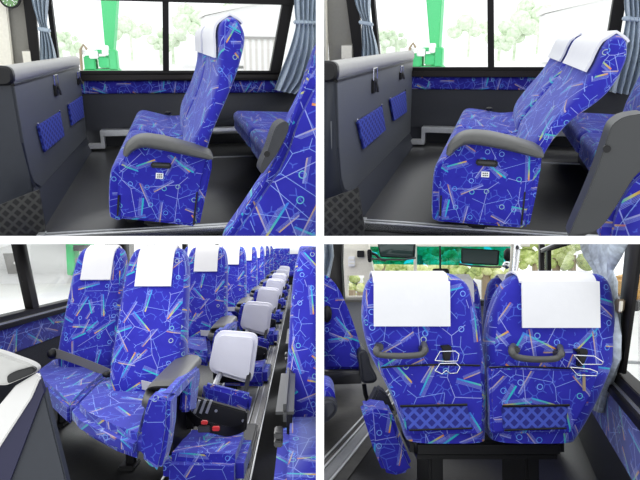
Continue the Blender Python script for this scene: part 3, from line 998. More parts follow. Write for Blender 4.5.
qb = dict(qa)
qb.update(
    side='upper right', wt=6.05, pl=-0.79, dl=0.06, rail_t=3.30, rail2=5.3, band0=0.538, band1=0.655, sill=0.742,
    posts=[(490.5, 0, 491, 68, 0.058), (620, 0, 610, 60, 0.10), (372, 0, 377, 54, 0.04)], top=0,
    panes=[(-1.1, -0.075), (-0.045, 0.97)],
    wallrail=[(422, 126.5), (422, 132), (422, 142), (411, 143.5)],
    part_t=3.12, part_h=0.865,
    pockets=[[(355.5, 121.5), (380, 106), (384, 130), (362, 149)], [(388.5, 99.5), (404, 91), (405.5, 112), (392.5, 121)]],
    hooks=[(373.5, 68, 377, 94), (400.5, 66, 402.5, 80)],
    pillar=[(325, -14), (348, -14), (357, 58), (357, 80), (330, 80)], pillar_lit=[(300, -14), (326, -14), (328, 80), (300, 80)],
    dark_pillar=[(344, -16), (357, -16), (363, 60), (354, 60)],
    tread_t=3.06, tread=[(300, 209), (325, 200), (350, 191), (358, 187.5), (364, 228), (363, 245), (300, 245)],
    notice=[(340, 44), (352.5, 60)], clock=None,
    curtain_l=dict(label='grey-blue curtain tied back beside the partition in the upper right cabin', dt=-0.10, folds=4, amp=0.05,
                   rows=[(352, -14, 371, -14), (355, 4, 370, 4), (360, 16, 370, 16), (362, 22, 371, 23), (362, 34, 374, 34), (362, 46, 377, 46), (361, 62, 379, 60)],
                   k=[1, 0.9, 0.7, 0.5, 0.8, 1, 1.1], tie=(358.5, 20, 372, 22.5)),
    curtain_r=dict(label='grey-blue curtain hanging behind the reclined seats in the upper right cabin', dt=-0.20, folds=5, amp=0.06,
                   rows=[(624, -14, 646, -14), (625, 6, 648, 6), (626, 18, 648, 18), (625, 25, 650, 26), (620, 48, 650, 54), (614, 72, 645, 80), (610, 92, 640, 96)],
                   k=[0.9, 0.8, 0.6, 0.5, 0.9, 1.1, 1.2], tie=(624, 16, 650, 18)),
    seat_t=(3.05, 5.55), base=(474, 222), cov=12, cov_back=4, uvo=0.12,
    seat_label='blue double seat tilted far back, centre of the upper right cabin',
    back=[(613, 37, 625, 36.5), (606, 42, 630, 42), (600, 52, 632, 54), (595, 63, 629, 66), (589, 73, 622, 80), (579, 89, 611, 95), (566, 105, 596, 107), (549, 124, 576, 120), (537, 138, 557, 140), (528, 150, 548, 154), (523, 162, 542, 166), (521, 176, 538, 182)],
    cush=[(526, 168), (500, 169), (468, 163), (446, 160), (436, 165), (432, 177), (430.5, 198), (430.5, 218), (434, 223), (446, 224), (456, 212), (476, 200), (520, 196)],
    panel=[(452, 146), (462, 136), (482, 136), (512, 141), (541, 150), (537, 176), (532, 200), (527, 229), (486, 226), (438, 222), (438, 196), (441, 168)],
    rear_skirt=[(526, 148), (542, 153), (541, 168), (536, 196), (529, 228), (522, 227), (525, 190)],
    latch=[(476, 159.5), (498, 161), (497.5, 167.5), (475.5, 165.5)], latch_in=[(478, 161), (496, 162.3), (495.5, 164.8), (477.5, 163.5)],
    sticker=[(481.5, 171.5), (489.5, 172), (489, 177.5), (481, 177)], pedal=[(466, 224), (488, 226), (486, 230), (470, 229)],
    arm=[(449.5, 152, 3.0), (453, 145.5, 5.2), (460, 139.5, 6.2), (469, 136.8, 6.6), (486, 138, 7.1), (508, 142.5, 6.6), (530, 148.5, 6.0), (538, 151.5, 5.0), (542, 153.5, 2.2)],
    buckle=(489, 109), slot_map=(1.067, 430),
    row2=dict(label='double seat half hidden behind the reclined seat, upper right cabin', l=0.56, h=0.40),
    near=dict(t=1.95, base=(600, 236), label='close blue patterned seat at the lower right corner of the upper right cabin', off=(0.1, 0.65),
              back=[(660, 160), (640, 166), (625, 178), (612, 198), (605, 218), (600, 250), (660, 250)],
              arm_t=1.85, arm_mat='arm_dark', arm=[(622, 118), (634, 115), (650, 118), (650, 160), (634, 178), (618, 204), (606, 222), (594, 232), (570, 240), (572, 228), (586, 196), (598, 166), (606, 142), (612, 126)], screw=(607, 149)))
side_cabin(FA, qa)
side_cabin(FB, qb)


# ---- outside the upper windows: yard, green machine, fence, pale building, hillside
def yard(F, S, q):
    b = MB()
    b.box(-22, 24, 25, 130, -0.75, -0.70)
    cx = F.at(*q['mach'], t=17).x
    b.box(cx - 1.2, cx + 1.2, 16.4, 19.4, -0.75, -0.70)
    struct(b.build('ground', 'glare_yard', F))
    col = Thing('green_gantry', F, F.at(*q['pole_base'], t=18), 'tall green steel post standing in the yard outside, seen through the ' + S + ' window', 'post')
    b = MB()
    P = [F.at(*p, t=18) for p in q['pole']]
    for k in (2, 3):
        o_ = P[3 - k]
        P[k] = o_ + (P[k] - o_) * ((o_.z + 0.7) / (o_.z - P[k].z))
    b.prism(P, (0, 0.9, 0), 0.03)
    b.build('post', 'green', col)
    mc = Thing('farm_machine', F, F.at(*q['mach'], t=17), 'small green and white machine at the foot of the green post, ' + S + ' window', 'machine')
    p0 = F.at(*q['mach'], t=17)
    b = MB()
    for (x, z, w, h) in ((-0.35, 0.0, 0.28, 0.35), (0.0, 0.05, 0.3, 0.28), (0.25, 0.0, 0.22, 0.5), (-0.1, 0.4, 0.4, 0.10)):
        b.box(p0.x + x, p0.x + x + w, 17, 17.6, p0.z + z, p0.z + z + h, 0.03)
    b.box(p0.x - 0.4, p0.x + 0.5, 17, 17.8, -0.7, p0.z + 0.02, 0.03)
    b.build('body', 'green', mc)
    b = MB()
    for (x, z, w, h) in ((-0.2, 0.28, 0.22, 0.2), (0.12, 0.36, 0.16, 0.25), (-0.42, 0.38, 0.12, 0.12)):
        b.box(p0.x + x, p0.x + x + w, 16.9, 17.2, p0.z + z, p0.z + z + h, 0.02)
    b.build('cover', 'white', mc)
    b = MB()
    b.tube([(p0.x - 0.4, 16.85, p0.z), (p0.x - 0.38, 16.85, p0.z + 0.5), (p0.x - 0.3, 16.85, p0.z + 0.62), (p0.x - 0.22, 16.85, p0.z + 0.5)], 0.035, 8)
    b.build('hose', 'wood', mc)
    for i, (u0, v0, u1, v1) in enumerate(q['fence']):
        fn = Thing('corrugated_fence', F, F.at(u0, v1, t=30), q['fence_label'], 'fence')
        a, c = F.at(u0, v0, t=30), F.at(u1, v1, t=30)
        b = MB()
        b.box(a.x, c.x, 30, 30.1, -0.7, a.z)
        b.build('sheet', 'corrugated', fn)
        b = MB()
        b.box(a.x, c.x, 29.9, 30.15, a.z, a.z + 0.12)
        b.build('top_rail', 'grey_paint', fn)
    bd = Thing('white_shed', F, F.at(*q['shed'][0], t=42), 'pale shed with a sloping roof behind the fence, ' + S + ' window', 'building')
    pts = [F.at(u, v, t=42) for u, v in q['shed']]
    b = MB()
    b.prism(pts, (0, 6, 0), 0.02)
    b.build('wall', 'building', bd)
    b = MB()
    b.prism([pts[0] + Vector((-0.2, -0.3, 0)), pts[1] + Vector((0.3, -0.3, 0)), pts[1] + Vector((0.3, -0.3, 0.3)), pts[0] + Vector((-0.2, -0.3, 0.3))], (0, 6.6, 0))
    b.build('roof_edge', 'concrete', bd)
    rnd = random.Random(5)
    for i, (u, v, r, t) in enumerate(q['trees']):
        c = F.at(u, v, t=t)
        th = Thing('tree', F, (c.x, t, -0.7), q['tree_label'], 'tree', 'washed-out trees outside the ' + S + ' window')
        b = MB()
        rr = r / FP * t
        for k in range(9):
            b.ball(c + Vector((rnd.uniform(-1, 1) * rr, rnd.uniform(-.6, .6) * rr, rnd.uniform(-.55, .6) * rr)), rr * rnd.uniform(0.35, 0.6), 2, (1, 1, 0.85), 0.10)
        b.build('crown', 'tree_washed_out', th)
        b = MB()
        b.tube([(c.x, t, -0.7), (c.x, t, c.z)], 0.12, 8)
        b.build('trunk', 'tree_washed_out', th)


yard(FA, 'upper left', dict(
    pole_base=(108, 64), pole=[(99, -20), (118, -20), (112.5, 66), (106.5, 66)], mach=(99, 70),
    fence=[(243, 39, 281, 75)], fence_label='white corrugated fence beside the rear pillar, upper left window',
    shed=[(205, 16), (300, -6), (300, 60), (205, 60)],
    trees=[(58, 40, 9, 27), (72, 44, 8, 28), (160, 42, 9, 50), (172, 38, 10, 52), (130, 30, 14, 60), (200, 22, 18, 70), (225, 14, 14, 80)],
    tree_label='one of the pale washed-out trees in the distance outside the upper left window'))
yard(FB, 'upper right', dict(
    pole_base=(432, 60), pole=[(424.5, -20), (443, -20), (438, 62), (431, 62)], mach=(424, 67),
    fence=[(566, 40, 612, 70)], fence_label='white corrugated fence behind the reclined seats, upper right window',
    shed=[(545, 14), (650, -12), (650, 60), (545, 60)],
    trees=[(384, 38, 9, 27), (398, 40, 8, 28), (500, 40, 10, 50), (516, 32, 12, 52), (470, 28, 14, 60), (540, 18, 18, 70)],
    tree_label='one of the pale washed-out trees in the distance outside the upper right window'))
# ------------------------------------------------------------------ lower left cabin: rows of seats running away down the bus
def rows_seat(rows, yc, n=32, e=4.0):
    """rings for a backrest: rows of (z, centre l, centre t, half width, half depth)"""
    return [ring((cx, cy, z), (sx, 0, 0), (0, sy, 0), e, n) for z, cx, cy, sx, sy in rows]


def cover_strip(path, l0, l1, th=0.006):
    """white cotton laid over the top of a backrest: path of (t, h), from l0 to l1"""
    rr = []
    for i, (t, h) in enumerate(path):
        a, b = path[max(i - 1, 0)], path[min(i + 1, len(path) - 1)]
        d = Vector((0, b[0] - a[0], b[1] - a[1])).normalized()
        nrm = Vector((0, -d.z, d.y)) * th
        p = Vector((0, t, h))
        rr.append([p - nrm + Vector((l0, 0, 0)), p - nrm + Vector((l1, 0, 0)), p + nrm + Vector((l1, 0, 0)), p + nrm + Vector((l0, 0, 0))])
    return rr


def round_poly(pts, r, n=5):
    P = [Vector(p) for p in pts]
    out = []
    for i, p in enumerate(P):
        a, b = (P[i - 1] - p), (P[(i + 1) % len(P)] - p)
        ra, rb = min(r, a.length * 0.45), min(r, b.length * 0.45)
        p0, p1 = p + a.normalized() * ra, p + b.normalized() * rb
        for k in range(n + 1):
            x = k / n
            out.append((1 - x) ** 2 * p0 + 2 * x * (1 - x) * p + x * x * p1)
    return out


def lower_left():
    F = FC
    WL = -1.95
    b = MB()
    b.box(-2.2, 0.9, 1.6, 24, -0.05, 0.0)
    struct(b.build('floor', 'floor', F))
    b = MB()
    b.box(-0.66, -0.34, 1.6, 18.1, 0.0, 0.004)
    struct(b.build('floor_aisle', 'aisle', F))
    # window wall on the left
    b = MB()
    b.box(WL - 0.06, WL, 2.2, 24, -0.02, 0.47)
    struct(b.build('wall_left', 'vinyl', F))
    b = MB()
    b.box(WL - 0.06, WL + 0.02, 2.2, 24, 0.47, 0.655, 0.006)
    struct(b.build('trim_1', 'band', F, uvs=(1, 0.5, 1)))
    b = MB()
    b.box(WL - 0.06, WL + 0.05, 2.2, 24, 0.655, 0.687, 0.004)
    b.box(WL - 0.06, WL + 0.015, 2.2, 24, 0.687, 0.735)
    struct(b.build('trim_2', 'frame', F))
    b = MB()
    b.box(WL + 0.012, WL + 0.035, 2.2, 24, 0.688, 0.697)
    struct(b.build('trim_3', 'alu', F))
    win = Thing('window_1', F, (WL, 5, 0.73), 'x', 'x')
    del win.obj['label'], win.obj['category']
    struct(win.obj)
    b = MB()
    for tb, tt, w in ((4.52, 4.28, 0.11), (6.9, 6.8, 0.22), (10.5, 10.4, 0.22), (14.5, 14.4, 0.22)):
        b.prism([(WL, tb - w / 2, 0.72), (WL, tb + w / 2, 0.72), (WL, tt + w / 2, 1.24), (WL, tt - w / 2, 1.24)], (-0.06, 0, 0), 0.003)
    b.build('window_frame', 'frame', win)
    for a, c in ((2.3, 4.35), (4.5, 6.75), (6.95, 10.4), (10.6, 14.4)):
        b = MB()
        b.box(WL - 0.04, WL - 0.034, a, c, 0.72, 1.24)
        b.build('pane', 'glass', win)
    # far end of the bus
    b = MB()
    b.box(-2.1, 0.9, 20.0, 20.1, -0.02, 1.0)
    struct(b.build('wall_rear', 'vinyl', F))
    # rear bench at the far end of the bus
    rb = Thing('rear_bench', F, (-0.3, 18.6, 0), 'rear bench with white headrest cover at the far aisle end, lower left cabin', 'seat')
    m = MB()
    m.loft(rows_seat([(0.35, -0.35, 18.7, 0.55, 0.10), (0.5, -0.35, 18.7, 0.56, 0.14), (0.8, -0.35, 18.8, 0.56, 0.13), (1.0, -0.35, 18.85, 0.54, 0.12), (1.08, -0.35, 18.87, 0.5, 0.09), (1.1, -0.35, 18.88, 0.4, 0.04)], 0, 24, 5))
    bb = m.build('backrest', 'fabric', rb, sharp=70)
    m = MB()
    m.loft(cover_strip([(18.70, 0.92), (18.72, 1.02), (18.77, 1.09), (18.88, 1.12), (19.0, 1.08)], -0.32, 0.10, 0.006))
    m.build('headrest_cover', 'cloth', rb, parent=bb, sharp=60)
    m = MB()
    m.box(-0.9, 0.2, 18.1, 18.7, 0.25, 0.40, 0.04, 3)
    m.build('seat_cushion', 'fabric', rb, sharp=60)
    m = MB()
    m.box(-0.9, 0.2, 18.2, 18.8, 0.0, 0.26, 0.01)
    m.build('base_frame', 'black', rb)
    # aisle track
    tr = Thing('aisle_track', F, (-0.31, 6, 0), 'ribbed aluminium track running down the aisle in the lower left cabin', 'track')
    b = MB()
    b.box(-0.335, -0.262, 1.8, 17.9, 0.0, 0.010, 0.003)
    b.build('track_plate', 'ribbed', tr, uvs=(4.2, 0, 0))
    b = MB()
    for l in (-0.345, -0.300, -0.252):
        b.box(l - 0.004, l + 0.004, 1.8, 17.9, 0.0, 0.016, 0.002)
    b.build('track_bead', 'alu', tr)
    t2 = Thing('floor_track', F, (-0.60, 3, 0), 'narrow aluminium floor track under the front double seat in the lower left cabin', 'track')
    b = MB()
    for l in (-0.70, -0.655, -0.625, -0.56):
        b.box(l - 0.006, l + 0.006, 1.9, 18, 0.0, 0.012, 0.002)
    b.build('track_bead', 'alu', t2)

    G = 'double seats along the left windows of the lower left cabin'
    seat = Thing('double_seat', F, (-1.05, 3.6, 0), 'nearest double seat of the left-hand rows, with two lap belts, lower left cabin', 'seat', G)

    def back(cx, cy, half, cov, off, dz=0.0):
        R = []
        for z, k, dy, sy in ((0.30, 0.90, -0.10, 0.10), (0.40, 1.0, -0.10, 0.13), (0.52, 1.06, -0.06, 0.14), (0.68, 1.03, 0.00, 0.13), (0.86, 1.0, 0.07, 0.115), (1.00, 0.97, 0.13, 0.11), (1.09, 0.91, 0.165, 0.105), (1.145, 0.82, 0.185, 0.09), (1.172, 0.72, 0.195, 0.06), (1.182, 0.55, 0.198, 0.03)):
            R.append((z + dz, cx, cy + dy, half * k, sy))
        S = []
        for i in range(len(R) - 1):
            for s_ in range(3):
                x = s_ / 3
                r0, r1, r2, r3 = R[max(i - 1, 0)], R[i], R[i + 1], R[min(i + 2, len(R) - 1)]
                S.append(tuple(0.5 * (2 * b1 + (c1 - a1) * x + (2 * a1 - 5 * b1 + 4 * c1 - d1) * x * x + (3 * b1 - a1 - 3 * c1 + d1) * x ** 3) for a1, b1, c1, d1 in zip(r0, r1, r2, r3)))
        S.append(R[-1])
        m = MB()
        m.loft(rows_seat(S, 0))
        bo = m.build('backrest', 'fabric', seat, uvs=(1, 0.5, 1), sharp=70, off=off)
        # cover
        pth = []
        for z, x_, y, sx, sy in S:
            if z > 0.945 + dz:
                pth.append((y - sy - 0.012, z))
        pth.append((S[-1][2], S[-1][0] + 0.014))
        for z, x_, y, sx, sy in S[::-1]:
            if z > 1.0 + dz:
                pth.append((y + sy + 0.012, z))
        m = MB()
        m.loft(cover_strip(pth, cov[0], cov[1]))
        m.build('headrest_cover', 'cloth', seat, parent=bo, sharp=60)
        return bo
    back(-0.862, 3.55, 0.193, (-0.965, -0.755), (0.10, 0.20))
    back(-1.425, 4.22, 0.183, (-1.52, -1.315), (0.55, 0.63))
    # cushions: traced plan, thick front lip
    for plan, off in (([(72, 404), (80, 413), (110, 428), (138, 437), (146, 432), (152, 408), (160, 378), (110, 372), (90, 386)], (0.2, 0.1)), ([(36, 370), (40, 380), (68, 404), (74, 402), (92, 384), (108, 372), (104, 362), (62, 357), (50, 360)], (0.9, 0.5))):
        top = [F.at(u, v, h=0.40) for u, v in plan]
        m = MB()
        m.prism([p + Vector((0, 0, -0.11)) for p in top], (0, 0, 0.11), 0.035, 4)
        m.build('seat_cushion', 'fabric', seat, uvs=(1, 0.6, 1), sharp=60, off=off)
    m = MB()
    m.prism([F.at(u, v, h=0.26) for u, v in ((90, 410), (140, 428), (150, 400), (110, 385))], (0, 0, 0.05), 0.01)
    m.build('seat_frame', 'black', seat)
    for u, v in ((131, 466), (62, 425), (124, 418)):
        m = MB()
        p = F.at(u, v, h=0.0)
        m.tube([(p.x, p.y, 0.0), (p.x, p.y, 0.28)], 0.03, 8)
        m.box(p.x - 0.05, p.x + 0.04, p.y - 0.08, p.y + 0.06, 0.0, 0.025, 0.008)
        m.build('leg', 'black', seat)
    # armrest and end panel
    m = MB()
    ap = smooth_path([F.at(u, v, h=h_) for u, v, h_ in ((190, 360, 0.535), (184, 366, 0.54), (174, 377, 0.54), (164, 389, 0.535), (160, 395, 0.515), (159, 401, 0.475))], 3)
    m.loft([ring(p, (0.074 * (0.75 if k in (0, len(ap) - 1) else 1), 0, 0), (0, 0.012 * max(0, k - 8), 0.030 if k < 10 else 0.020), 3.4, 20) for k, p in enumerate(ap)])
    m.build('armrest', 'arm', seat, sharp=60)
    m = MB()
    m.prism([F.at(u, v, t=2.52) for u, v in ((149, 396), (170, 398), (169, 428), (165, 453), (160, 472), (152, 471), (140, 457), (141, 430), (145, 410))], (0, 0.16, 0), 0.025, 4)
    ep = m.build('end_panel', 'fabric', seat, sharp=60, off=(0.35, 0.15))
    m = MB()
    m.prism([F.at(u, v, l=-0.545) for u, v in ((171, 394), (184, 379), (199, 366), (200.5, 374), (196, 411), (189, 412), (191, 384), (178, 399))], (-0.05, 0, 0), 0.012, 3)
    m.build('panel_arch', 'fabric', seat, parent=ep, sharp=60)
    m = MB()
    m.box(-0.64, -0.60, 2.85, 3.35, 0.10, 0.50, 0.01)
    m.build('side_frame', 'black', seat)
    # lap belts
    m = MB()
    m.ribbon([F.at(u, v, t=t) for u, v, t in ((51, 353, 4.05), (60, 354, 3.95), (80, 361, 3.9), (100, 369, 3.8), (111, 374, 3.7))], (0.0, 0.0, 0.028), 0.012, (0.3, -1, 0))
    m.build('lap_belt', 'belt', seat)
    m = MB()
    m.ribbon([F.at(u, v, t=t) for u, v, t in ((111, 373, 3.62), (125, 378, 3.5), (140, 384, 3.35), (156, 388, 3.2))], (0.0, 0.0, 0.024), 0.012, (0.3, -1, 0))
    m.build('lap_belt', 'belt_pale', seat)
    m = MB()
    m.ball(F.at(53, 353.5, t=4.0), 0.045, 2, (0.8, 1.2, 0.8))
    m.build('belt_anchor', 'black', seat)
    m = MB()
    m.ball(F.at(108, 374, t=3.62), 0.03, 2, (1.1, 1.5, 0.7))
    m.build('belt_anchor', 'black', seat)
    place = ['second', 'third', 'fourth', 'fifth', 'sixth', 'seventh']
    for i in range(1, 7):
        dup(seat.obj, (0, 1.95 * i, 0), 'blue double seat, %s from the front of the left-hand rows, lower left cabin' % place[i - 1], G)

    # ---- fold-down seats in the aisle
    G2 = 'fold-down aisle seats with white covers, lower left cabin'
    js = Thing('jump_seat', F, (-0.45, 3.2, 0), 'nearest fold-down aisle seat with large white cover and red belt buckles, lower left cabin', 'seat', G2)
    m = MB()
    m.prism([(-0.63, 2.74, 0.10), (-0.255, 2.70, 0.10), (-0.245, 3.10, 0.10), (-0.59, 3.16, 0.10)], (0, 0, 0.15), 0.04, 4)
    m.build('seat_cushion', 'fabric', js, sharp=60, off=(0.13, 0.42))
    m = MB()
    m.prism([F.at(u, v, t=3.22) for u, v in ((192, 397), (247, 412), (246, 432), (186, 420))], (0, 0.05, 0), 0.008)
    hp = m.build('hinge_plate', 'step', js)
    for u, v in ((216, 411), (243, 421)):
        m = MB()
        m.disc(F.at(u, v, t=3.215), (0, 1, 0), 0.008, 0.006, 12)
        m.build('bolt', 'alu', js, parent=hp)
    m = MB()
    for u in (195, 201, 207):
        m.prism([F.at(u + 3, 400, t=3.21), F.at(u + 5.5, 400.5, t=3.21), F.at(u + 0.5, 414, t=3.21), F.at(u - 2, 413, t=3.21)], (0, 0.01, 0))
    m.build('slat', 'alu', js, parent=hp)
    m = MB()
    m.prism([F.at(u, v, t=3.42) for u, v in ((203, 384), (252, 396), (249, 415), (201, 401))], (0, 0.08, 0), 0.02, 3)
    m.build('back_panel', 'fabric', js, sharp=60, off=(0.5, 0.22))
    m = MB()
    m.tube([F.at(213, 390, t=3.52), F.at(220, 374, t=3.75)], 0.018, 8)
    m.build('back_post', 'alu', js)
    m = MB()
    m.tube([F.at(244, 399, t=3.52), F.at(249, 374, t=3.75)], 0.014, 8)
    m.build('back_post', 'black', js)
    outl = [(215.5, 331), (258.5, 334.5), (251.5, 385.5), (207, 372)]
    m = MB()
    m.prism(round_poly([F.at(u, v, t=3.72) for u, v in outl], 0.06), (0, 0.10, 0), 0.025, 4)
    m.build('headrest_cover', 'pad', js, sharp=70)
    m = MB()
    c = F.at(232, 359, t=3.84)
    m.box(c.x - 0.12, c.x + 0.12, 3.82, 3.86, c.z - 0.15, c.z + 0.13, 0.02)
    m.build('backrest', 'black', js)
    for u, v, w in ((176, 404, 0.05), (186, 418, 0.06), (180, 394, 0.04)):
        m = MB()
        p = F.at(u, v, t=3.25)
        m.box(p.x - w, p.x + w, 3.2, 3.4, p.z - 0.05, p.z + 0.05, 0.015)
        m.build('recliner_hub', 'black', js)
    m = MB()
    pts = [F.at(u, v, t=t) for u, v, t in ((186, 409, 3.1), (195, 420, 3.03), (207, 426.5, 3.0), (220, 430, 3.0), (233, 432, 3.02), (243, 428, 3.08), (246, 417, 3.16))]
    m.ribbon(smooth_path(pts, 3), (0, 0.0, 0.026), 0.012, (0, -1, 0.3))
    lb = m.build('lap_belt', 'black', js)
    for u, v, du in ((204.5, 422.5, 3.2), (216, 428.5, 3.6)):
        m = MB()
        p = F.at(u, v, t=2.965)
        w = du / FP * 3
        m.box(p.x - w, p.x + w, 2.955, 2.975, p.z - w * 0.6, p.z + w * 0.6, 0.004)
        m.build('buckle_button', 'red', js, parent=lb)
    m = MB()
    p = F.at(204, 429, t=2.97)
    m.box(p.x - 0.03, p.x + 0.03, 2.96, 2.98, p.z - 0.016, p.z + 0.016, 0.004)
    m.build('buckle_plate', 'grip', js, parent=lb)
    m = MB()
    m.box(-0.45, -0.27, 3.2, 3.9, 0.02, 0.05, 0.01)
    m.box(-0.60, -0.50, 2.85, 3.8, 0.0, 0.10, 0.01)
    m.build('base_frame', 'black', js)
    ordn = ['second', 'third', 'fourth', 'fifth', 'sixth', 'seventh']
    for i in range(1, 7):
        dup(js.obj, (0, 1.95 * i, 0), 'fold-down aisle seat with white cover, %s from the front, lower left cabin' % ordn[i - 1], G2)

    # ---- seats right of the aisle, cut off by the cabin's end
    G3 = 'aisle seats along the right edge of the lower left cabin'
    rs = Thing('passenger_seat', F, (0.12, 3.0, 0), 'nearest blue seat right of the aisle with black armrest, lower left cabin', 'seat', G3)
    R = [(0.30, .145, 3.02, .20, .12), (0.42, .145, 3.05, .215, .14), (0.60, .145, 3.12, .21, .14), (0.80, .145, 3.20, .20, .13), (1.0, .145, 3.28, .185, .115), (1.10, .145, 3.32, .17, .10), (1.16, .145, 3.34, .15, .08), (1.18, .145, 3.35, .11, .04)]
    m = MB()
    m.loft(rows_seat(R, 0))
    m.build('backrest', 'fabric', rs, uvs=(1, 0.5, 1), sharp=70, off=(0.7, 0.3))
    m = MB()
    m.box(-0.095, 0.36, 1.95, 2.85, 0.26, 0.40, 0.05, 4)
    m.build('seat_cushion', 'fabric', rs, uvs=(1, 0.6, 1), sharp=60, off=(0.43, 0.77))
    m = MB()
    m.box(-0.088, -0.022, 2.15, 2.85, 0.56, 0.625, 0.027, 4)
    m.build('armrest', 'arm_dark', rs, sharp=60)
    m = MB()
    m.box(-0.06, -0.035, 2.7, 3.0, 0.05, 0.58, 0.008)
    m.box(-0.06, 0.3, 2.1, 2.8, 0.10, 0.27, 0.02)
    m.build('side_frame', 'black', rs)
    m = MB()
    m.box(-0.09, -0.06, 2.08, 2.16, 0.50, 0.522, 0.004)
    m.box(-0.09, -0.06, 2.08, 2.16, 0.53, 0.552, 0.004)
    m.build('belt_tongue', 'grip', rs)
    for i in range(1, 8):
        dup(rs.obj, (0, 1.5 * i, 0), 'seat right of the aisle, %s from the front, lower left cabin' % (ordn + ['eighth'])[i - 1], G3)

    # ---- front partition at the lower left corner
    pt = Thing('partition_panel', F, F.at(35, 430, t=1.9), 'front partition with pale padded cap at the lower left corner of the lower left cabin', 'partition')
    m = MB()
    m.prism([F.at(u, v, t=1.92) for u, v in ((-30, 440), (15, 386), (36.5, 373), (39.5, 378), (31, 398), (0, 446), (-30, 495))], (0, 0.02, 0), 0.004)
    m.build('rear_face', 'pale', pt)  # outline and paleness follow the glare on the grey panel
    m = MB()
    m.prism([F.at(u, v, t=1.93) for u, v in ((39, 377), (44, 391), (30, 428), (8, 486), (-14, 486), (-6, 460), (10, 428), (31, 397))], (0, 0.02, 0))
    m.build('edge_strip', 'navy', pt)
    m = MB()
    m.prism([F.at(u, v, t=1.94) for u, v in ((43.5, 388), (48, 408), (56, 440), (67.5, 486), (6, 486), (28, 430))], (0, 0.035, 0), 0.004)
    m.build('end_panel', 'end', pt)
    m = MB()
    m.prism(round_poly([F.at(u, v, t=1.86) for u, v in ((-30, 345), (0, 353), (30, 364), (36, 369), (33, 374), (10, 384), (4, 386), (-30, 384))], 0.02), (0, 0.05, 0), 0.014, 3)
    m.build('padded_cap', 'cap_light', pt, sharp=60)
    m = MB()
    m.prism(round_poly([F.at(u, v, t=1.85) for u, v in ((6, 376), (14, 371.5), (32, 366.5), (35.5, 369.5), (33, 373.5), (12, 382.5), (7, 384))], 0.012), (0, 0.02, 0), 0.004)
    m.build('cap_end', 'step', pt)

    # ---- outside the left window
    b = MB()
    b.box(-80, WL - 0.4, -2, 120, -0.75, -0.70)
    struct(b.build('ground', 'glare_yard', F))
    wh = Thing('white_warehouse', F, F.at(20, 276, t=30), 'long white building with a grey door across the yard, lower left window', 'building')
    m = MB()
    a, c = F.at(-60, 276, t=30), F.at(64, 276, t=30)
    m.box(a.x, c.x, 30, 34, -0.7, 1.5)
    m.build('wall', 'building', wh)
    m = MB()
    m.prism([F.at(u, v, t=29.9) for u, v in ((3, 253.5), (19, 253), (25, 273), (8, 274))], (0, 0.08, 0))
    dr = m.build('door', 'grey_paint', wh)
    m = MB()
    m.ball(F.at(15, 263, t=29.85), 0.07, 2)
    m.build('door_plate', 'white', wh, parent=dr)
    gm = Thing('farm_machine', F, F.at(72, 276, t=26), 'green machine standing in the yard beside the window-side headrest, lower left cabin', 'machine')
    m = MB()
    m.prism([F.at(u, v, t=26) for u, v in ((65, 235), (90, 235), (90, 250), (74, 251), (76, 276), (67, 275))], (0, 0.6, 0), 0.03)
    m.build('body', 'green', gm)
    m = MB()
    m.prism([F.at(u, v, t=25.9) for u, v in ((73, 245), (92, 245), (92, 251), (73, 251))], (0, 0.1, 0), 0.01)
    m.build('window', 'grip', gm)
    m = MB()
    m.prism([F.at(u, v, t=25.9) for u, v in ((75, 258), (78, 258), (78, 263), (75, 263))], (0, 0.1, 0), 0.01)
    m.build('vent', 'grey_paint', gm)
    sh = Thing('grey_truck', F, F.at(112, 260, t=24), 'grey vehicle glimpsed between the first two headrests, lower left cabin', 'vehicle')
    m = MB()
    a, c = F.at(104, 260, t=24), F.at(124, 246, t=24)
    m.box(a.x, c.x, 24, 25.5, -0.5, c.z + 0.3, 0.06)
    m.build('body', 'grey_paint', sh)


lower_left()
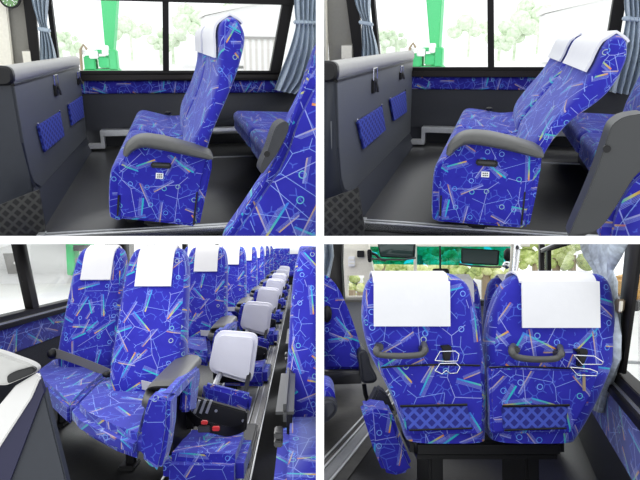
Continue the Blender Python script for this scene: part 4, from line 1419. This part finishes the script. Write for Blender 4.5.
# ------------------------------------------------------------------ lower right cabin: the rear of a double seat, looking forward
def lower_right():
    F, E = FS, FE
    b = MB()
    b.box(-3.2, 0.6, 1.4, 9.2, -0.05, 0.0)
    struct(b.build('floor', 'floor', E))
    b = MB()
    b.box(-1.9, -0.80, 1.4, 8.4, 0.0, 0.004)
    struct(b.build('floor_aisle', 'aisle', E))
    tr = Thing('aisle_track', E, (-0.9, 4, 0), 'ribbed aluminium aisle track at the lower left corner of the lower right cabin', 'track')
    b = MB()
    b.box(-0.955, -0.885, 1.6, 8.1, 0.0, 0.010, 0.003)
    b.build('track_plate', 'grey_trim', tr, uvs=(4.2, 0, 0))
    b = MB()
    for l in (-1.01, -0.965, -0.875):
        b.box(l - 0.006, l + 0.006, 1.6, 8.1, 0.0, 0.016, 0.002)
    b.build('track_bead', 'alu', tr)
    # right wall with its window
    WL = 0.475
    K = WL / 0.407

    def hh(h):
        return 1.15 + (h - 1.15) * K
    b = MB()
    b.box(WL, WL + 0.06, 1.3, 9.0, -0.02, hh(0.46))
    struct(b.build('wall_right', 'vinyl', E))
    b = MB()
    b.box(WL - 0.02, WL + 0.06, 1.3, 9.0, hh(0.46), hh(0.66), 0.006)
    struct(b.build('trim_1', 'band', E, uvs=(1, 0.5, 1)))
    b = MB()
    b.box(WL - 0.03, WL + 0.06, 1.3, 9.0, hh(0.66), hh(0.695), 0.004)
    b.box(WL - 0.004, WL + 0.06, 1.3, 9.0, hh(0.695), hh(0.745), 0.004)
    struct(b.build('trim_2', 'frame', E))
    b = MB()
    b.box(WL - 0.014, WL - 0.002, 1.5, 3.03, hh(0.696), hh(0.704))
    struct(b.build('trim_3', 'alu', E))
    win = Thing('window_1', E, (WL, 4, 0.74), 'x', 'x')
    del win.obj['label'], win.obj['category']
    struct(win.obj)
    b = MB()
    p = [E.at(u, v, l=WL) for u, v in ((626, 236), (641, 236), (622.5, 374), (613, 371))]
    b.prism(p, (0.015, 0, 0), 0.003)
    b.box(WL - 0.005, WL + 0.05, 3.4, 9.0, hh(1.30), hh(1.345), 0.004)
    b.box(WL + 0.005, WL + 0.05, 7.6, 8.0, hh(0.74), hh(1.31), 0.004)
    b.box(WL - 0.005, WL + 0.05, 3.0, 9.0, hh(1.75), hh(1.85))
    b.box(WL - 0.01, WL + 0.05, 8.8, 9.3, 0.7, 1.9)
    b.build('window_frame', 'frame', win)
    b = MB()
    b.box(WL - 0.008, WL - 0.004, 3.4, 9.0, hh(1.333), hh(1.345))
    b.build('rail_bead', 'alu', win)
    for a, c in ((1.5, 2.66), (3.05, 7.65), (7.95, 8.9)):
        b = MB()
        b.box(WL + 0.03, WL + 0.036, a, c, hh(0.73), 1.85)
        b.build('pane', 'glass', win)
    ct = Thing('window_catch', E, E.at(622, 306, l=WL - 0.01), 'tan window catch on the dark pillar at the right of the lower right cabin', 'catch')
    b = MB()
    b.prism([E.at(u, v, l=WL - 0.012) for u, v in ((619.5, 299.5), (626, 299), (624, 312.5), (618, 313.5))], (-0.02, 0, 0), 0.006)
    b.build('plate', 'wood', ct)
    b = MB()
    b.prism([E.at(u, v, l=WL - 0.034) for u, v in ((621.5, 301), (623.5, 301), (622.3, 311.5), (620.6, 312))], (-0.008, 0, 0), 0.002)
    b.build('lever', 'beige', ct)

    # ---- the near double seat, seen from behind
    G = 'double seats of the lower right cabin, seen from behind'
    T = 2.56
    seat = Thing('double_seat', F, (0.7, T, 0), 'nearest double seat seen from behind with grips and net pockets, lower right cabin', 'seat', G)
    LR = [(273, 384, 446), (274.5, 377, 453), (278, 371.5, 459), (284, 366.5, 466), (297, 363, 471.5), (320, 362, 477), (345, 367, 481), (362, 374, 483.5), (380, 384, 485), (400, 393, 485), (420, 400, 484), (437, 405, 483)]
    RR = [(273, 525, 590), (274.5, 517, 599), (278, 511, 603.5), (284, 504, 607), (297, 496, 610), (320, 489, 612), (345, 486, 611), (362, 486, 609), (380, 487, 602), (400, 487, 593), (420, 488, 582), (437, 489, 571)]
    spec = [
        dict(rows=LR, cov=(373.5, 449.5, 326), panel=[(381, 368), (400, 366.5), (440, 365), (480, 366), (482.5, 400), (481.5, 434), (408, 434), (401, 415), (391, 390)],
             handle=[(379, 346), (376, 350), (378, 354), (386, 355.5), (400, 356), (414, 355.5), (422, 354), (425, 350), (424, 344)], mounts=((379, 347.5), (424, 350)),
             clip=[(440.5, 346), (450.5, 345), (452.5, 349), (450, 361), (444, 361.5), (443, 350)],
             wires=([(435, 360.5), (440, 351.5), (455, 351), (459, 354), (457.5, 361), (446, 361.5)], [(435, 371), (440, 363.5), (456, 363), (460, 367), (457, 373), (450, 373.5), (446, 370.5), (442, 374)]),
             pocket=[(400, 406), (467, 404.5), (472, 428), (409, 430)], off=(0.12, 0.31)),
        dict(rows=RR, cov=(521, 598.5, 327.5), panel=[(489, 368), (520, 367), (560, 368.5), (583, 369), (601, 371), (594, 391), (583, 412), (571, 434), (491, 434)],
             handle=[(513, 346), (511.5, 351), (515, 356), (524, 358.5), (538, 359.5), (552, 359), (558, 357.5), (561, 353), (560, 347)], mounts=((515, 350), (560, 354)),
             clip=[(574, 349.5), (588, 349), (588.5, 353), (584, 366), (578, 367), (579, 352)],
             wires=([(573.5, 355), (582, 364.5), (602, 364.5), (603, 362), (594, 356)], [(570, 367), (577.5, 375.5), (596.5, 376), (597.5, 372), (590, 369)]),
             pocket=[(502, 406), (569, 405), (566, 428), (504, 430)], off=(0.62, 0.05), strap=[(584, 374, 584, 391)]),
    ]
    for sp in spec:
        R = []
        for i, (v, ua, ub) in enumerate(sp['rows']):
            a, c = F.at(ua, v, t=T), F.at(ub, v, t=T)
            dep = (0.03, 0.06, 0.085, 0.10, 0.11, 0.115, 0.12, 0.12, 0.12, 0.12, 0.12, 0.115)[i]
            R.append(((a.x + c.x) / 2, a.z, (c.x - a.x) / 2, dep))
        S = []
        for i in range(len(R) - 1):
            for s_ in range(3):
                x = s_ / 3
                r0, r1, r2, r3 = R[max(i - 1, 0)], R[i], R[i + 1], R[min(i + 2, len(R) - 1)]
                S.append(tuple(0.5 * (2 * b1 + (c1 - a1) * x + (2 * a1 - 5 * b1 + 4 * c1 - d1) * x * x + (3 * b1 - a1 - 3 * c1 + d1) * x ** 3) for a1, b1, c1, d1 in zip(r0, r1, r2, r3)))
        S.append(R[-1])
        m = MB()
        m.loft([ring((cx, T + 0.02, z), (sx, 0, 0), (0, sy, 0), 3.6, 36) for cx, z, sx, sy in S])
        bo = m.build('backrest', 'fabric', seat, sharp=70, off=sp['off'])
        tb = T + 0.02 - 0.122                       # the rear skin
        a, c = F.at(sp['cov'][0], 300, t=tb), F.at(sp['cov'][1], 300, t=tb)
        zb = F.at(400, sp['cov'][2], t=tb).z
        path = []
        for k in range(9):
            z = zb + (S[8][1] - zb) * k / 8
            path.append((T + 0.02 - 0.132, z))
        for cx, z, sx, sy in S[8::-1]:
            path.append((T + 0.02 - sy - 0.008, z))
        path.append((T + 0.02, S[0][1] + 0.005))
        for cx, z, sx, sy in S[:12]:
            path.append((T + 0.02 + sy + 0.008, z))
        m = MB()
        m.loft(cover_strip(path, a.x, c.x, 0.004))
        m.build('headrest_cover', 'cloth', seat, parent=bo, sharp=60)
        # lower rear shell, edged by a seam
        pts = [F.at(u, v, t=tb - 0.012) for u, v in sp['panel']]
        m = MB()
        m.prism(round_poly(pts, 0.02), (0, 0.05, 0), 0.010, 3)
        m.build('rear_shell', 'fabric', seat, sharp=60, off=(sp['off'][0] + 0.3, sp['off'][1] + 0.4))
        m = MB()
        m.tube(smooth_path([p + Vector((0, -0.002, 0.002)) for p in pts[:4]], 4), 0.004, 6)
        m.build('shell_seam', 'black', seat)
        # seat grip
        m = MB()
        m.tube(smooth_path([F.at(u, v, t=tb - (0.0 if k in (0, len(sp['handle']) - 1) else 0.05)) for k, (u, v) in enumerate(sp['handle'])], 4), 0.0145, 10, 0.85)
        g = m.build('seat_grip', 'arm', seat, sharp=70)
        for u, v in sp['mounts']:
            p = F.at(u, v, t=tb - 0.03)
            m = MB()
            m.box(p.x - 0.017, p.x + 0.017, tb - 0.045, tb + 0.01, p.z - 0.014, p.z + 0.016, 0.006)
            m.build('grip_mount', 'grip', seat, parent=g)
        # cup holder: clip and two sprung wire loops
        m = MB()
        m.prism([F.at(u, v, t=tb - 0.02) for u, v in sp['clip']], (0, 0.03, 0), 0.004)
        cl = m.build('cup_holder', 'black', seat)
        for w in sp['wires']:
            m = MB()
            m.tube([F.at(u, v, t=tb - 0.045) for u, v in w + [w[0]]], 0.0024, 6)
            m.build('wire_loop', 'chrome', seat, parent=cl)
        for (ua, va, ub, vb) in sp.get('strap', []):
            m = MB()
            p0, p1 = F.at(ua, va, t=tb - 0.03), F.at(ub, vb, t=tb - 0.03)
            m.box(p0.x - 0.006, p0.x + 0.006, tb - 0.032, tb - 0.026, p1.z, p0.z, 0.002)
            m.build('pull_strap', 'wood', seat, parent=cl)
        # magazine net
        m = MB()
        pk = [F.at(u, v, t=tb - 0.026) for u, v in sp['pocket']]
        m.prism(round_poly(pk, 0.012), (0, 0.02, 0), 0.005)
        po = m.build('net_pocket', 'mesh', seat)
        m = MB()
        m.tube([pk[0] + Vector((0, -0.004, 0)), pk[1] + Vector((0, -0.004, 0))], 0.0055, 6)
        m.tube([pk[3] + Vector((0, -0.004, 0)), pk[2] + Vector((0, -0.004, 0))], 0.004, 6)
        m.build('elastic_hem', 'black', seat, parent=po)
    m = MB()
    a, c = F.at(410, 437, t=T), F.at(565, 437, t=T)
    m.box(a.x, c.x, T - 0.02, T + 0.5, 0.33, 0.43, 0.03, 3)
    m.build('seat_frame', 'black', seat)
    for x in (a.x + 0.12, c.x - 0.12):
        m = MB()
        m.box(x - 0.03, x + 0.03, T + 0.05, T + 0.4, 0, 0.35, 0.01)
        m.build('leg', 'black', seat)

    # ---- the row ahead
    s2 = Thing('double_seat', F, (0.8, 4.0, 0), 'double seat one row ahead, seen between the near backs, lower right cabin', 'seat', G)
    for (ul, ur, c0, c1, off) in ((404, 479.5, 411, 468.5, (0.2, 0.7)), (485, 560, 497, 553, (0.9, 0.2))):
        m = MB()
        t2 = 3.9
        R = []
        for v, k, dep in ((277.5, 0.70, 0.03), (279, 0.80, 0.07), (284, 0.90, 0.10), (296, 0.97, 0.12), (320, 1.02, 0.12), (350, 1.05, 0.12), (385, 1.0, 0.12), (420, 0.9, 0.11)):
            p0, p1 = F.at(ul, v, t=t2), F.at(ur, v, t=t2)
            R.append(ring(((p0.x + p1.x) / 2, t2, p0.z), ((p1.x - p0.x) / 2 * k, 0, 0), (0, dep, 0), 3.6, 32))
        m.loft(R)
        bo = m.build('backrest', 'fabric', s2, sharp=70, off=off)
        p0, p1, p2 = F.at(c0, 277, t=t2), F.at(c1, 277, t=t2), F.at(c1, 301, t=t2)
        m = MB()
        m.loft(cover_strip([(t2 - 0.135, p2.z), (t2 - 0.13, (p1.z * 2 + p2.z) / 3), (t2 - 0.11, p1.z - 0.02), (t2, p1.z + 0.015), (t2 + 0.11, p1.z - 0.02), (t2 + 0.135, p2.z)], p0.x, p1.x, 0.004))
        m.build('headrest_cover', 'cloth', s2, parent=bo, sharp=60)
    m = MB()
    p0, p1 = F.at(410, 400, t=3.9), F.at(555, 400, t=3.9)
    m.box(p0.x, p1.x, 3.85, 4.4, 0.0, 0.4, 0.03)
    m.build('seat_frame', 'black', s2)

    # ---- folded aisle seat hanging on the aisle side
    js = Thing('jump_seat', F, F.at(390, 476, t=2.62), 'folded blue aisle seat beside the near left back, bottom left of the lower right cabin', 'seat')
    m = MB()
    m.prism([F.at(u, v, t=2.66) for u, v in ((362.5, 414), (370, 409), (392, 412), (401, 438), (413, 466), (410, 473), (396, 476), (383, 473), (373, 448))], (0, 0.22, 0), 0.03, 4)
    m.build('seat_cushion', 'fabric', js, sharp=60, off=(0.3, 0.55))
    m = MB()
    m.prism([F.at(u, v, t=2.9) for u, v in ((366, 411), (378, 388), (388, 395), (396, 414))], (0, 0.12, 0), 0.012)
    m.build('hinge_block', 'vinyl', js)
    # ---- seats across the aisle
    ls = Thing('passenger_seat', F, F.at(340, 400, t=3.3), 'blue seat across the aisle at the left edge of the lower right cabin', 'seat')
    m = MB()
    m.prism(smooth_path([F.at(u, v, t=3.3) for u, v in ((300, 273), (322, 275), (331, 279), (340, 291), (349, 311), (357, 334), (363, 356), (365, 372), (340, 373), (300, 373))], 2), (0, 0.26, 0), 0.035, 4)
    m.build('backrest', 'fabric', ls, sharp=60, off=(0.15, 0.85))
    m = MB()
    m.prism([F.at(u, v, t=3.26) for u, v in ((300, 372.5), (362, 371), (364, 384), (300, 386))], (0, 0.2, 0), 0.012)
    m.build('lower_rail', 'grip', ls)
    m = MB()
    m.prism(round_poly([F.at(u, v, t=3.2) for u, v in ((358, 353), (363, 349), (368, 353), (371, 366), (378.5, 379), (374, 384), (361, 384), (360, 368))], 0.03), (0, 0.3, 0), 0.015, 3)
    m.build('armrest', 'vinyl', ls, sharp=60)
    m = MB()
    m.tube([F.at(364, 384, t=3.3), F.at(365.5, 394, t=3.3), F.at(368, 402, t=3.3)], 0.012, 8)
    m.build('leg', 'black', ls)
    m = MB()
    m.ball(F.at(327, 314, t=3.27), 0.04, 2, (0.7, 0.5, 1.2))
    m.build('coat_hook', 'black', ls)
    l2 = Thing('passenger_seat', F, F.at(328, 425, t=2.7), 'near seat corner with dark armrest, left edge of the lower right cabin', 'seat')
    m = MB()
    m.prism(round_poly([F.at(u, v, t=2.75) for u, v in ((300, 387), (330, 386.5), (336, 396), (334, 406), (300, 410))], 0.03), (0, 0.3, 0), 0.02, 3)
    m.build('seat_cushion', 'fabric', l2, sharp=60, off=(0.2, 0.35))
    m = MB()
    m.prism(round_poly([F.at(u, v, t=2.68) for u, v in ((300, 404), (331, 399), (338, 405), (337, 414), (326, 424), (300, 432))], 0.03), (0, 0.2, 0), 0.02, 3)
    m.build('armrest', 'vinyl', l2, sharp=60)

    # ---- right-hand curtain
    cth = Thing('curtain', E, E.at(600, 400, l=WL - 0.06), 'patterned pale blue curtain gathered behind the right seat back, lower right cabin', 'curtain')
    rows = [(576, 222, 626, 222), (579, 240, 624, 240), (584, 256, 617, 257), (592, 269, 612, 270), (598, 282, 614, 281), (602, 296, 613, 297), (606, 315, 615, 315), (608, 335, 617, 336), (605, 355, 617, 359), (600, 374, 611, 378), (593, 392, 605, 398), (590, 408, 602, 413)]
    rings = []
    nf = 4
    for i, (ua, va, ub, vb) in enumerate(rows):
        pa, pb = E.at(ua, va, l=WL - 0.035), E.at(ub, vb, l=WL - 0.035)
        amp = (0.03, 0.03, 0.025, 0.015, 0.02, 0.02, 0.02, 0.02, 0.02, 0.02, 0.02, 0.02)[i]
        fr, bk = [], []
        for k in range(nf * 8 + 1):
            x = k / (nf * 8)
            w = Vector((math.sin(x * nf * 2 * math.pi + 0.5 * math.sin(i * 1.1)) * amp, 0, 0))
            fr.append(pa.lerp(pb, x) + w)
            bk.append(pa.lerp(pb, x) + w + Vector((0.008, 0, 0)))
        rings.append(fr + bk[::-1])
    m = MB()
    m.loft(rings)
    m.build('cloth', 'curtain_pale', cth, sharp=60)
    cl_ = Thing('curtain', F, F.at(328, 290, t=4.6), 'grey curtain strip at the upper left edge of the lower right cabin', 'curtain')
    m = MB()
    rings = []
    for i, (u, v) in enumerate(((331, 225), (333, 244), (334, 256), (330, 276), (326, 300))):
        pa, pb = F.at(305, v, t=4.6), F.at(u, v, t=4.6)
        fr, bk = [], []
        for k in range(33):
            x = k / 32
            w = Vector((0, math.sin(x * 8 * math.pi) * 0.05, 0))
            fr.append(pa.lerp(pb, x) + w)
            bk.append(pa.lerp(pb, x) + w + Vector((0, 0.01, 0)))
        rings.append(fr + bk[::-1])
    m.loft(rings)
    m.build('cloth', 'curtain', cl_, sharp=60)

    # ---- the front of the bus
    def fr(u, v, t=8.4):
        return E.at(u, v, t=t)
    m = MB()
    m.prism([fr(u, v, 7.0) for u, v in ((327, 232), (342, 232), (341, 262), (343, 300), (327, 300))], (0, 0.12, 0), 0.01)
    struct(m.build('trim_4', 'frame', E))
    ap = Thing('front_side_panel', E, fr(355, 300), 'beige moulded side panel with a small square window at the front left, lower right cabin', 'panel')
    m = MB()
    o = [(338, 228), (368, 228), (368, 246), (373, 268), (377, 300), (341, 300), (341, 275)]
    # ring of moulding around the little window
    wn = [(347.5, 275.5), (364, 276), (365, 297), (347, 296)]
    for q_ in ([(336, 228), (367, 228), (369, 252), (374.5, 275.5), (341, 275.5), (339, 250)], [(339, 275.5), (347.5, 275.5), (347, 297), (340, 297)], [(364, 275.5), (374.5, 275.5), (376, 297), (365, 297)], [(339, 296), (378, 296), (378, 302), (339, 302)]):
        m.prism([fr(u, v) for u, v in q_], (0, 0.10, 0))
    m.build('moulding', 'beige', ap)
    m = MB()
    m.prism([fr(u, v, 8.44) for u, v in wn], (0, 0.006, 0))
    m.build('pane', 'glass', ap)
    for u, v, du, dv, mat, nm in ((351.5, 261.5, 3.4, 5.2, 'white', 'notice'), (360.5, 254, 3.6, 3.4, 'black', 'switch_box')):
        m = MB()
        m.prism([fr(u + a * du, v + c * dv, 8.36) for a, c in ((-1, -1), (1, -1), (1, 1), (-1, 1))], (0, 0.03, 0), 0.008)
        no = m.build(nm, mat, ap)
        if nm == 'notice':
            for k in (-0.3, 0.35):
                m = MB()
                m.prism([fr(u + a * du, v + dv * k + c * 0.5, 8.355) for a, c in ((-0.8, -1), (0.8, -1), (0.8, 1), (-0.8, 1))], (0, 0.004, 0))
                m.build('text_line', 'beige', ap, parent=no)
    mr = Thing('pillar_mirror', E, fr(369, 256, 8.2), 'black mirror housing on the left edge of the windscreen, lower right cabin', 'mirror')
    m = MB()
    m.prism(round_poly([fr(u, v, 8.25) for u, v in ((366.5, 249.5), (371, 249), (371.5, 262), (367.5, 262.5))], 0.05), (0, 0.10, 0), 0.02)
    m.build('housing', 'black', mr)
    m = MB()
    m.tube(smooth_path([fr(371, 253, 8.3), fr(376, 255, 8.3), fr(380, 259, 8.3), fr(386, 260.5, 8.3)], 3), 0.02, 6)
    m.build('arm', 'black', mr)
    # dash and driver partition
    dw = Thing('front_partition', E, fr(355, 345, 7.6), 'grey low partition with a rail at the front left, lower right cabin', 'partition')
    m = MB()
    m.prism([fr(u, v, 7.6) for u, v in ((330, 302), (372, 302), (372, 370), (330, 370))], (0, 0.06, 0))
    m.build('panel', 'grey_trim', dw)
    m = MB()
    m.tube([fr(330, 299.5, 7.55), fr(380, 299.5, 7.55)], 0.035, 8)
    m.build('rail', 'beige_dark', dw)
    dsh = Thing('dashboard', E, fr(480, 330, 8.3), 'dark dashboard edge under the windscreen, seen between the seat backs', 'dashboard')
    m = MB()
    m.prism([fr(u, v, 8.3) for u, v in ((381, 300.5), (520, 300.5), (520, 306), (381, 306))], (0, 0.4, 0), 0.02)
    m.build('top', 'vinyl', dsh)
    m = MB()
    m.prism([fr(u, v, 8.4) for u, v in ((381, 306), (520, 306), (520, 400), (381, 400))], (0, 0.3, 0))
    m.build('front', 'grey_trim', dsh)
    ws = Thing('window_2', E, fr(440, 300, 9.0), 'x', 'x')
    del ws.obj['label'], ws.obj['category']
    struct(ws.obj)
    m = MB()
    m.prism([fr(u, v, 9.0) for u, v in ((366, 264), (512, 266), (512, 302), (370, 302))], (0, 0.01, 0))
    m.build('pane', 'glass', ws)
    m = MB()
    m.prism([fr(u, v, 9.0) for u, v in ((362, 246.2), (512, 246.2), (512, 266), (366, 264))], (0, 0.01, 0))
    m.build('tinted_strip', 'teal', ws)
    m = MB()
    m.prism([fr(u, v, 8.95) for u, v in ((340, 215), (530, 215), (530, 246.5), (340, 246.5))], (0, 0.08, 0))
    m.prism([fr(u, v, 8.95) for u, v in ((414, 246), (416.5, 246), (416.5, 272), (413.5, 272))], (0, 0.05, 0))
    m.build('window_frame', 'beige', ws)
    # monitors hanging in the windscreen, rear-view mirror, right pillar
    for nm, lab, q_, rod in (('monitor', 'dark monitor hanging at the upper left of the windscreen', ((377, 242), (415, 242), (414, 258.5), (380, 257)), ((371, 258.5), (379, 259.5), (404, 259.5), (416, 258))),
                             ('monitor', 'dark monitor hanging at the upper right of the windscreen', ((461, 248), (499.5, 250), (498.5, 265.5), (461, 263.5)), ((459, 264), (472, 266), (490, 267), (501, 267))))  :
        t = Thing(nm, E, fr(*q_[3], 8.0), lab, 'monitor', 'hanging monitors')
        m = MB()
        m.prism(round_poly([fr(u, v, 8.0) for u, v in q_], 0.03), (0, 0.10, 0), 0.015)
        h_ = m.build('housing', 'black', t)
        c = [sum(x[0] for x in q_) / 4, sum(x[1] for x in q_) / 4]
        m = MB()
        m.prism([fr(c[0] + (u - c[0]) * 0.92, c[1] + (v - c[1]) * 0.84, 7.99) for u, v in q_], (0, 0.015, 0))
        m.build('screen', 'screen', t)
        m = MB()
        m.tube([fr(u, v, 7.97) for u, v in rod], 0.012, 6)
        m.build('rod', 'grip', t)
    vm = Thing('rear_view_mirror', E, fr(441, 271, 8.4), 'small black mirror on a thin stalk in the middle of the windscreen', 'mirror')
    m = MB()
    m.prism(round_poly([fr(u, v, 8.3) for u, v in ((432, 268.5), (448, 268.5), (450, 274), (433, 274))], 0.04), (0, 0.08, 0), 0.02)
    m.build('mirror_head', 'black', vm)
    m = MB()
    m.tube([fr(440, 246, 8.36), fr(440.3, 270, 8.36)], 0.014, 6)
    m.build('stalk', 'black', vm)
    pl = Thing('grab_pole', E, fr(516, 300, 6.8), 'bright metal pole at the right side of the windscreen', 'pole')
    m = MB()
    m.tube([fr(518, 225, 6.8), fr(517, 250, 6.8), fr(513, 290, 6.8), fr(510, 330, 6.8)], 0.035, 10)
    m.build('pole', 'chrome', pl)
    m = MB()
    m.tube([fr(513.5, 225, 6.9), fr(512.5, 260, 6.9), fr(508, 290, 6.9)], 0.025, 8)
    m.build('rail', 'beige', pl)
    fn = Thing('cabin_fan', E, fr(507, 268, 7.8), 'small black and silver fan beside the right monitor', 'fan')
    m = MB()
    m.ball(fr(508, 255, 7.8), 0.07, 2, (0.8, 0.8, 1.3))
    m.build('housing', 'black', fn)
    m = MB()
    m.ball(fr(506.5, 265, 7.7), 0.05, 2, (1, 0.6, 1), 0.15)
    m.build('bracket', 'chrome', fn)

    # ---- outside: yard, trees ahead and to the right, a parked orange truck
    m = MB()
    m.box(-60, 40, 9.6, 130, -0.9, -0.85)
    m.box(WL + 0.4, 40, -1, 9.6, -0.9, -0.85)
    struct(m.build('ground', 'glare_yard', E))
    rnd = random.Random(11)
    spots = [(350, 290, 10, 12, 'bush'), (362, 283, 11, 13, 'tree'), (382, 272, 13, 16, 'bush'), (402, 272, 13, 17, 'tree'), (424, 274, 13, 16, 'bush'), (446, 270, 13, 17.5, 'bush'), (466, 274, 12, 16, 'tree'), (486, 271, 13, 17, 'bush'), (506, 276, 10, 16, 'bush'),
             (384, 254, 18, 20, 'tree'), (420, 252, 18, 22, 'bush'), (456, 252, 18, 19.8, 'tree'), (492, 252, 16, 22, 'bush')]
    for u, v, r, t, mt in spots:
        c = E.at(u, v, t=t)
        th = Thing('roadside_tree', E, (c.x, t, -0.85), 'one of the yellow-green trees beyond the windscreen', 'tree', 'trees beyond the windscreen')
        m = MB()
        rr = r / FP * t
        for k in range(11):
            m.ball(c + Vector((rnd.uniform(-1, 1) * rr, rnd.uniform(-.5, .5) * rr, rnd.uniform(-.55, .5) * rr)), rr * rnd.uniform(0.3, 0.5), 3, (1, 1, 0.85), 0.10)
        m.build('crown', mt, th)
        m = MB()
        m.tube([(c.x, t, -0.85), (c.x, t, c.z)], 0.12, 8)
        m.build('trunk', 'wood', th)
    for u, v, r, t in ((535, 262, 12, 22), (556, 258, 15, 17), (572, 255, 16, 17), (545, 246, 20, 28), (641, 246, 10, 10.5), (655, 258, 12, 10.5)):
        c = E.at(u, v, t=t)
        th = Thing('tree', E, (c.x, t, -0.85), 'one of the green trees outside the right-hand window, lower right cabin', 'tree', 'trees beyond the right-hand window')
        m = MB()
        rr = r / FP * t
        for k in range(11):
            m.ball(c + Vector((rnd.uniform(-1, 1) * rr, rnd.uniform(-.5, .5) * rr, rnd.uniform(-.6, .6) * rr)), rr * rnd.uniform(0.3, 0.5), 3, (1, 1, 0.85), 0.12)
        m.build('crown', 'tree', th)
        m = MB()
        m.tube([(c.x, t, -0.85), (c.x, t, c.z)], 0.1 if t > 12 else 0.02, 8)
        m.build('trunk', 'wood', th)
    tk = Thing('orange_truck', E, E.at(645, 312, t=7.0), 'orange vehicle parked outside at the right edge of the lower right cabin', 'vehicle')
    m = MB()
    m.prism([E.at(u, v, t=7.0) for u, v in ((631, 279), (642, 276), (668, 276), (668, 300), (631, 300))], (0, 1.2, 0), 0.04)
    m.build('body', 'orange', tk)
    m = MB()
    m.prism([E.at(u, v, t=6.98) for u, v in ((630, 300), (668, 300), (668, 307), (630, 306))], (0, 1.2, 0), 0.02)
    m.build('chassis', 'grey_paint', tk)
    for u in (636, 655):
        m = MB()
        m.disc(E.at(u, 306, t=6.9), (0, 1, 0), 0.055, 0.12, 20)
        m.build('wheel', 'grip', tk)
    m = MB()
    m.prism([E.at(u, v, t=7.05) for u, v in ((628.5, 262), (632, 262), (632, 300), (627.5, 300))], (0, 0.1, 0), 0.01)
    m.build('marker_post', 'red_paint', tk)
    kb = Thing('yard_kerb', E, (1.0, 4, -0.85), 'low grey kerb line across the yard outside the right window, lower right cabin', 'kerb')
    m = MB()
    p0 = E.at(622, 361, h=-0.8)
    m.box(p0.x - 0.2, p0.x + 3, p0.y, p0.y + 0.15, -0.85, -0.8, 0.01)
    m.build('edge', 'grey_trim', kb)


lower_right()
# ------------------------------------------------------------------ the white partition walls between the cabins
def partitions():
    y0, y1, g = 1.5, 1.6, 4.0 / FP * 1.5
    for nm, boxes in (('wall_centre', ((-g, g, g, 1.2), (-g, g, -1.2, -g))), ('ceiling', ((-1.35, 1.35, -g, g),))):
        tb = MB()
        for a, b, c, d in boxes:
            tb.box(a, b, y0, y1, c, d)
        me = bpy.data.meshes.new(nm)
        tb.bm.to_mesh(me)
        tb.bm.free()
        me.materials.append(M['white'])
        o = bpy.data.objects.new(nm, me)
        COL.objects.link(o)
        struct(o)


partitions()


# ------------------------------------------------------------------ every cabin ends where its partition walls stand
def trim_to_cabins():
    bpy.context.view_layer.update()
    gone = []
    for o, fr in list(FRAME_OF.items()):
        if o.type != 'MESH':
            continue
        W = o.matrix_world.copy()
        for no in fr.cuts:
            ds = [no.dot(W @ v.co) for v in o.data.vertices]
            if not ds or min(ds) > -1e-4:
                gone.append(o)
                break
            if max(ds) <= 1e-4:
                continue
            if o.data.users > 1:
                o.data = o.data.copy()
            b = bmesh.new()
            b.from_mesh(o.data)
            lo = W.inverted()
            nl = (W.to_3x3().transposed() @ no).normalized()
            r = bmesh.ops.bisect_plane(b, geom=b.verts[:] + b.edges[:] + b.faces[:], plane_co=lo @ Vector((0, 0, 0)), plane_no=nl, clear_outer=True)
            ed = [e for e in r['geom_cut'] if isinstance(e, bmesh.types.BMEdge) and e.is_valid]
            if ed:
                bmesh.ops.holes_fill(b, edges=ed, sides=0)
            b.to_mesh(o.data)
            b.free()
            if len(o.data.vertices) == 0:
                gone.append(o)
                break
    for o in gone:
        if o.children:
            for ch in list(o.children):
                if ch not in gone:
                    gone.append(ch)
    for o in set(gone):
        bpy.data.objects.remove(o)
    for o in list(bpy.data.objects):
        if o.type == 'EMPTY' and not o.children:
            bpy.data.objects.remove(o)


trim_to_cabins()
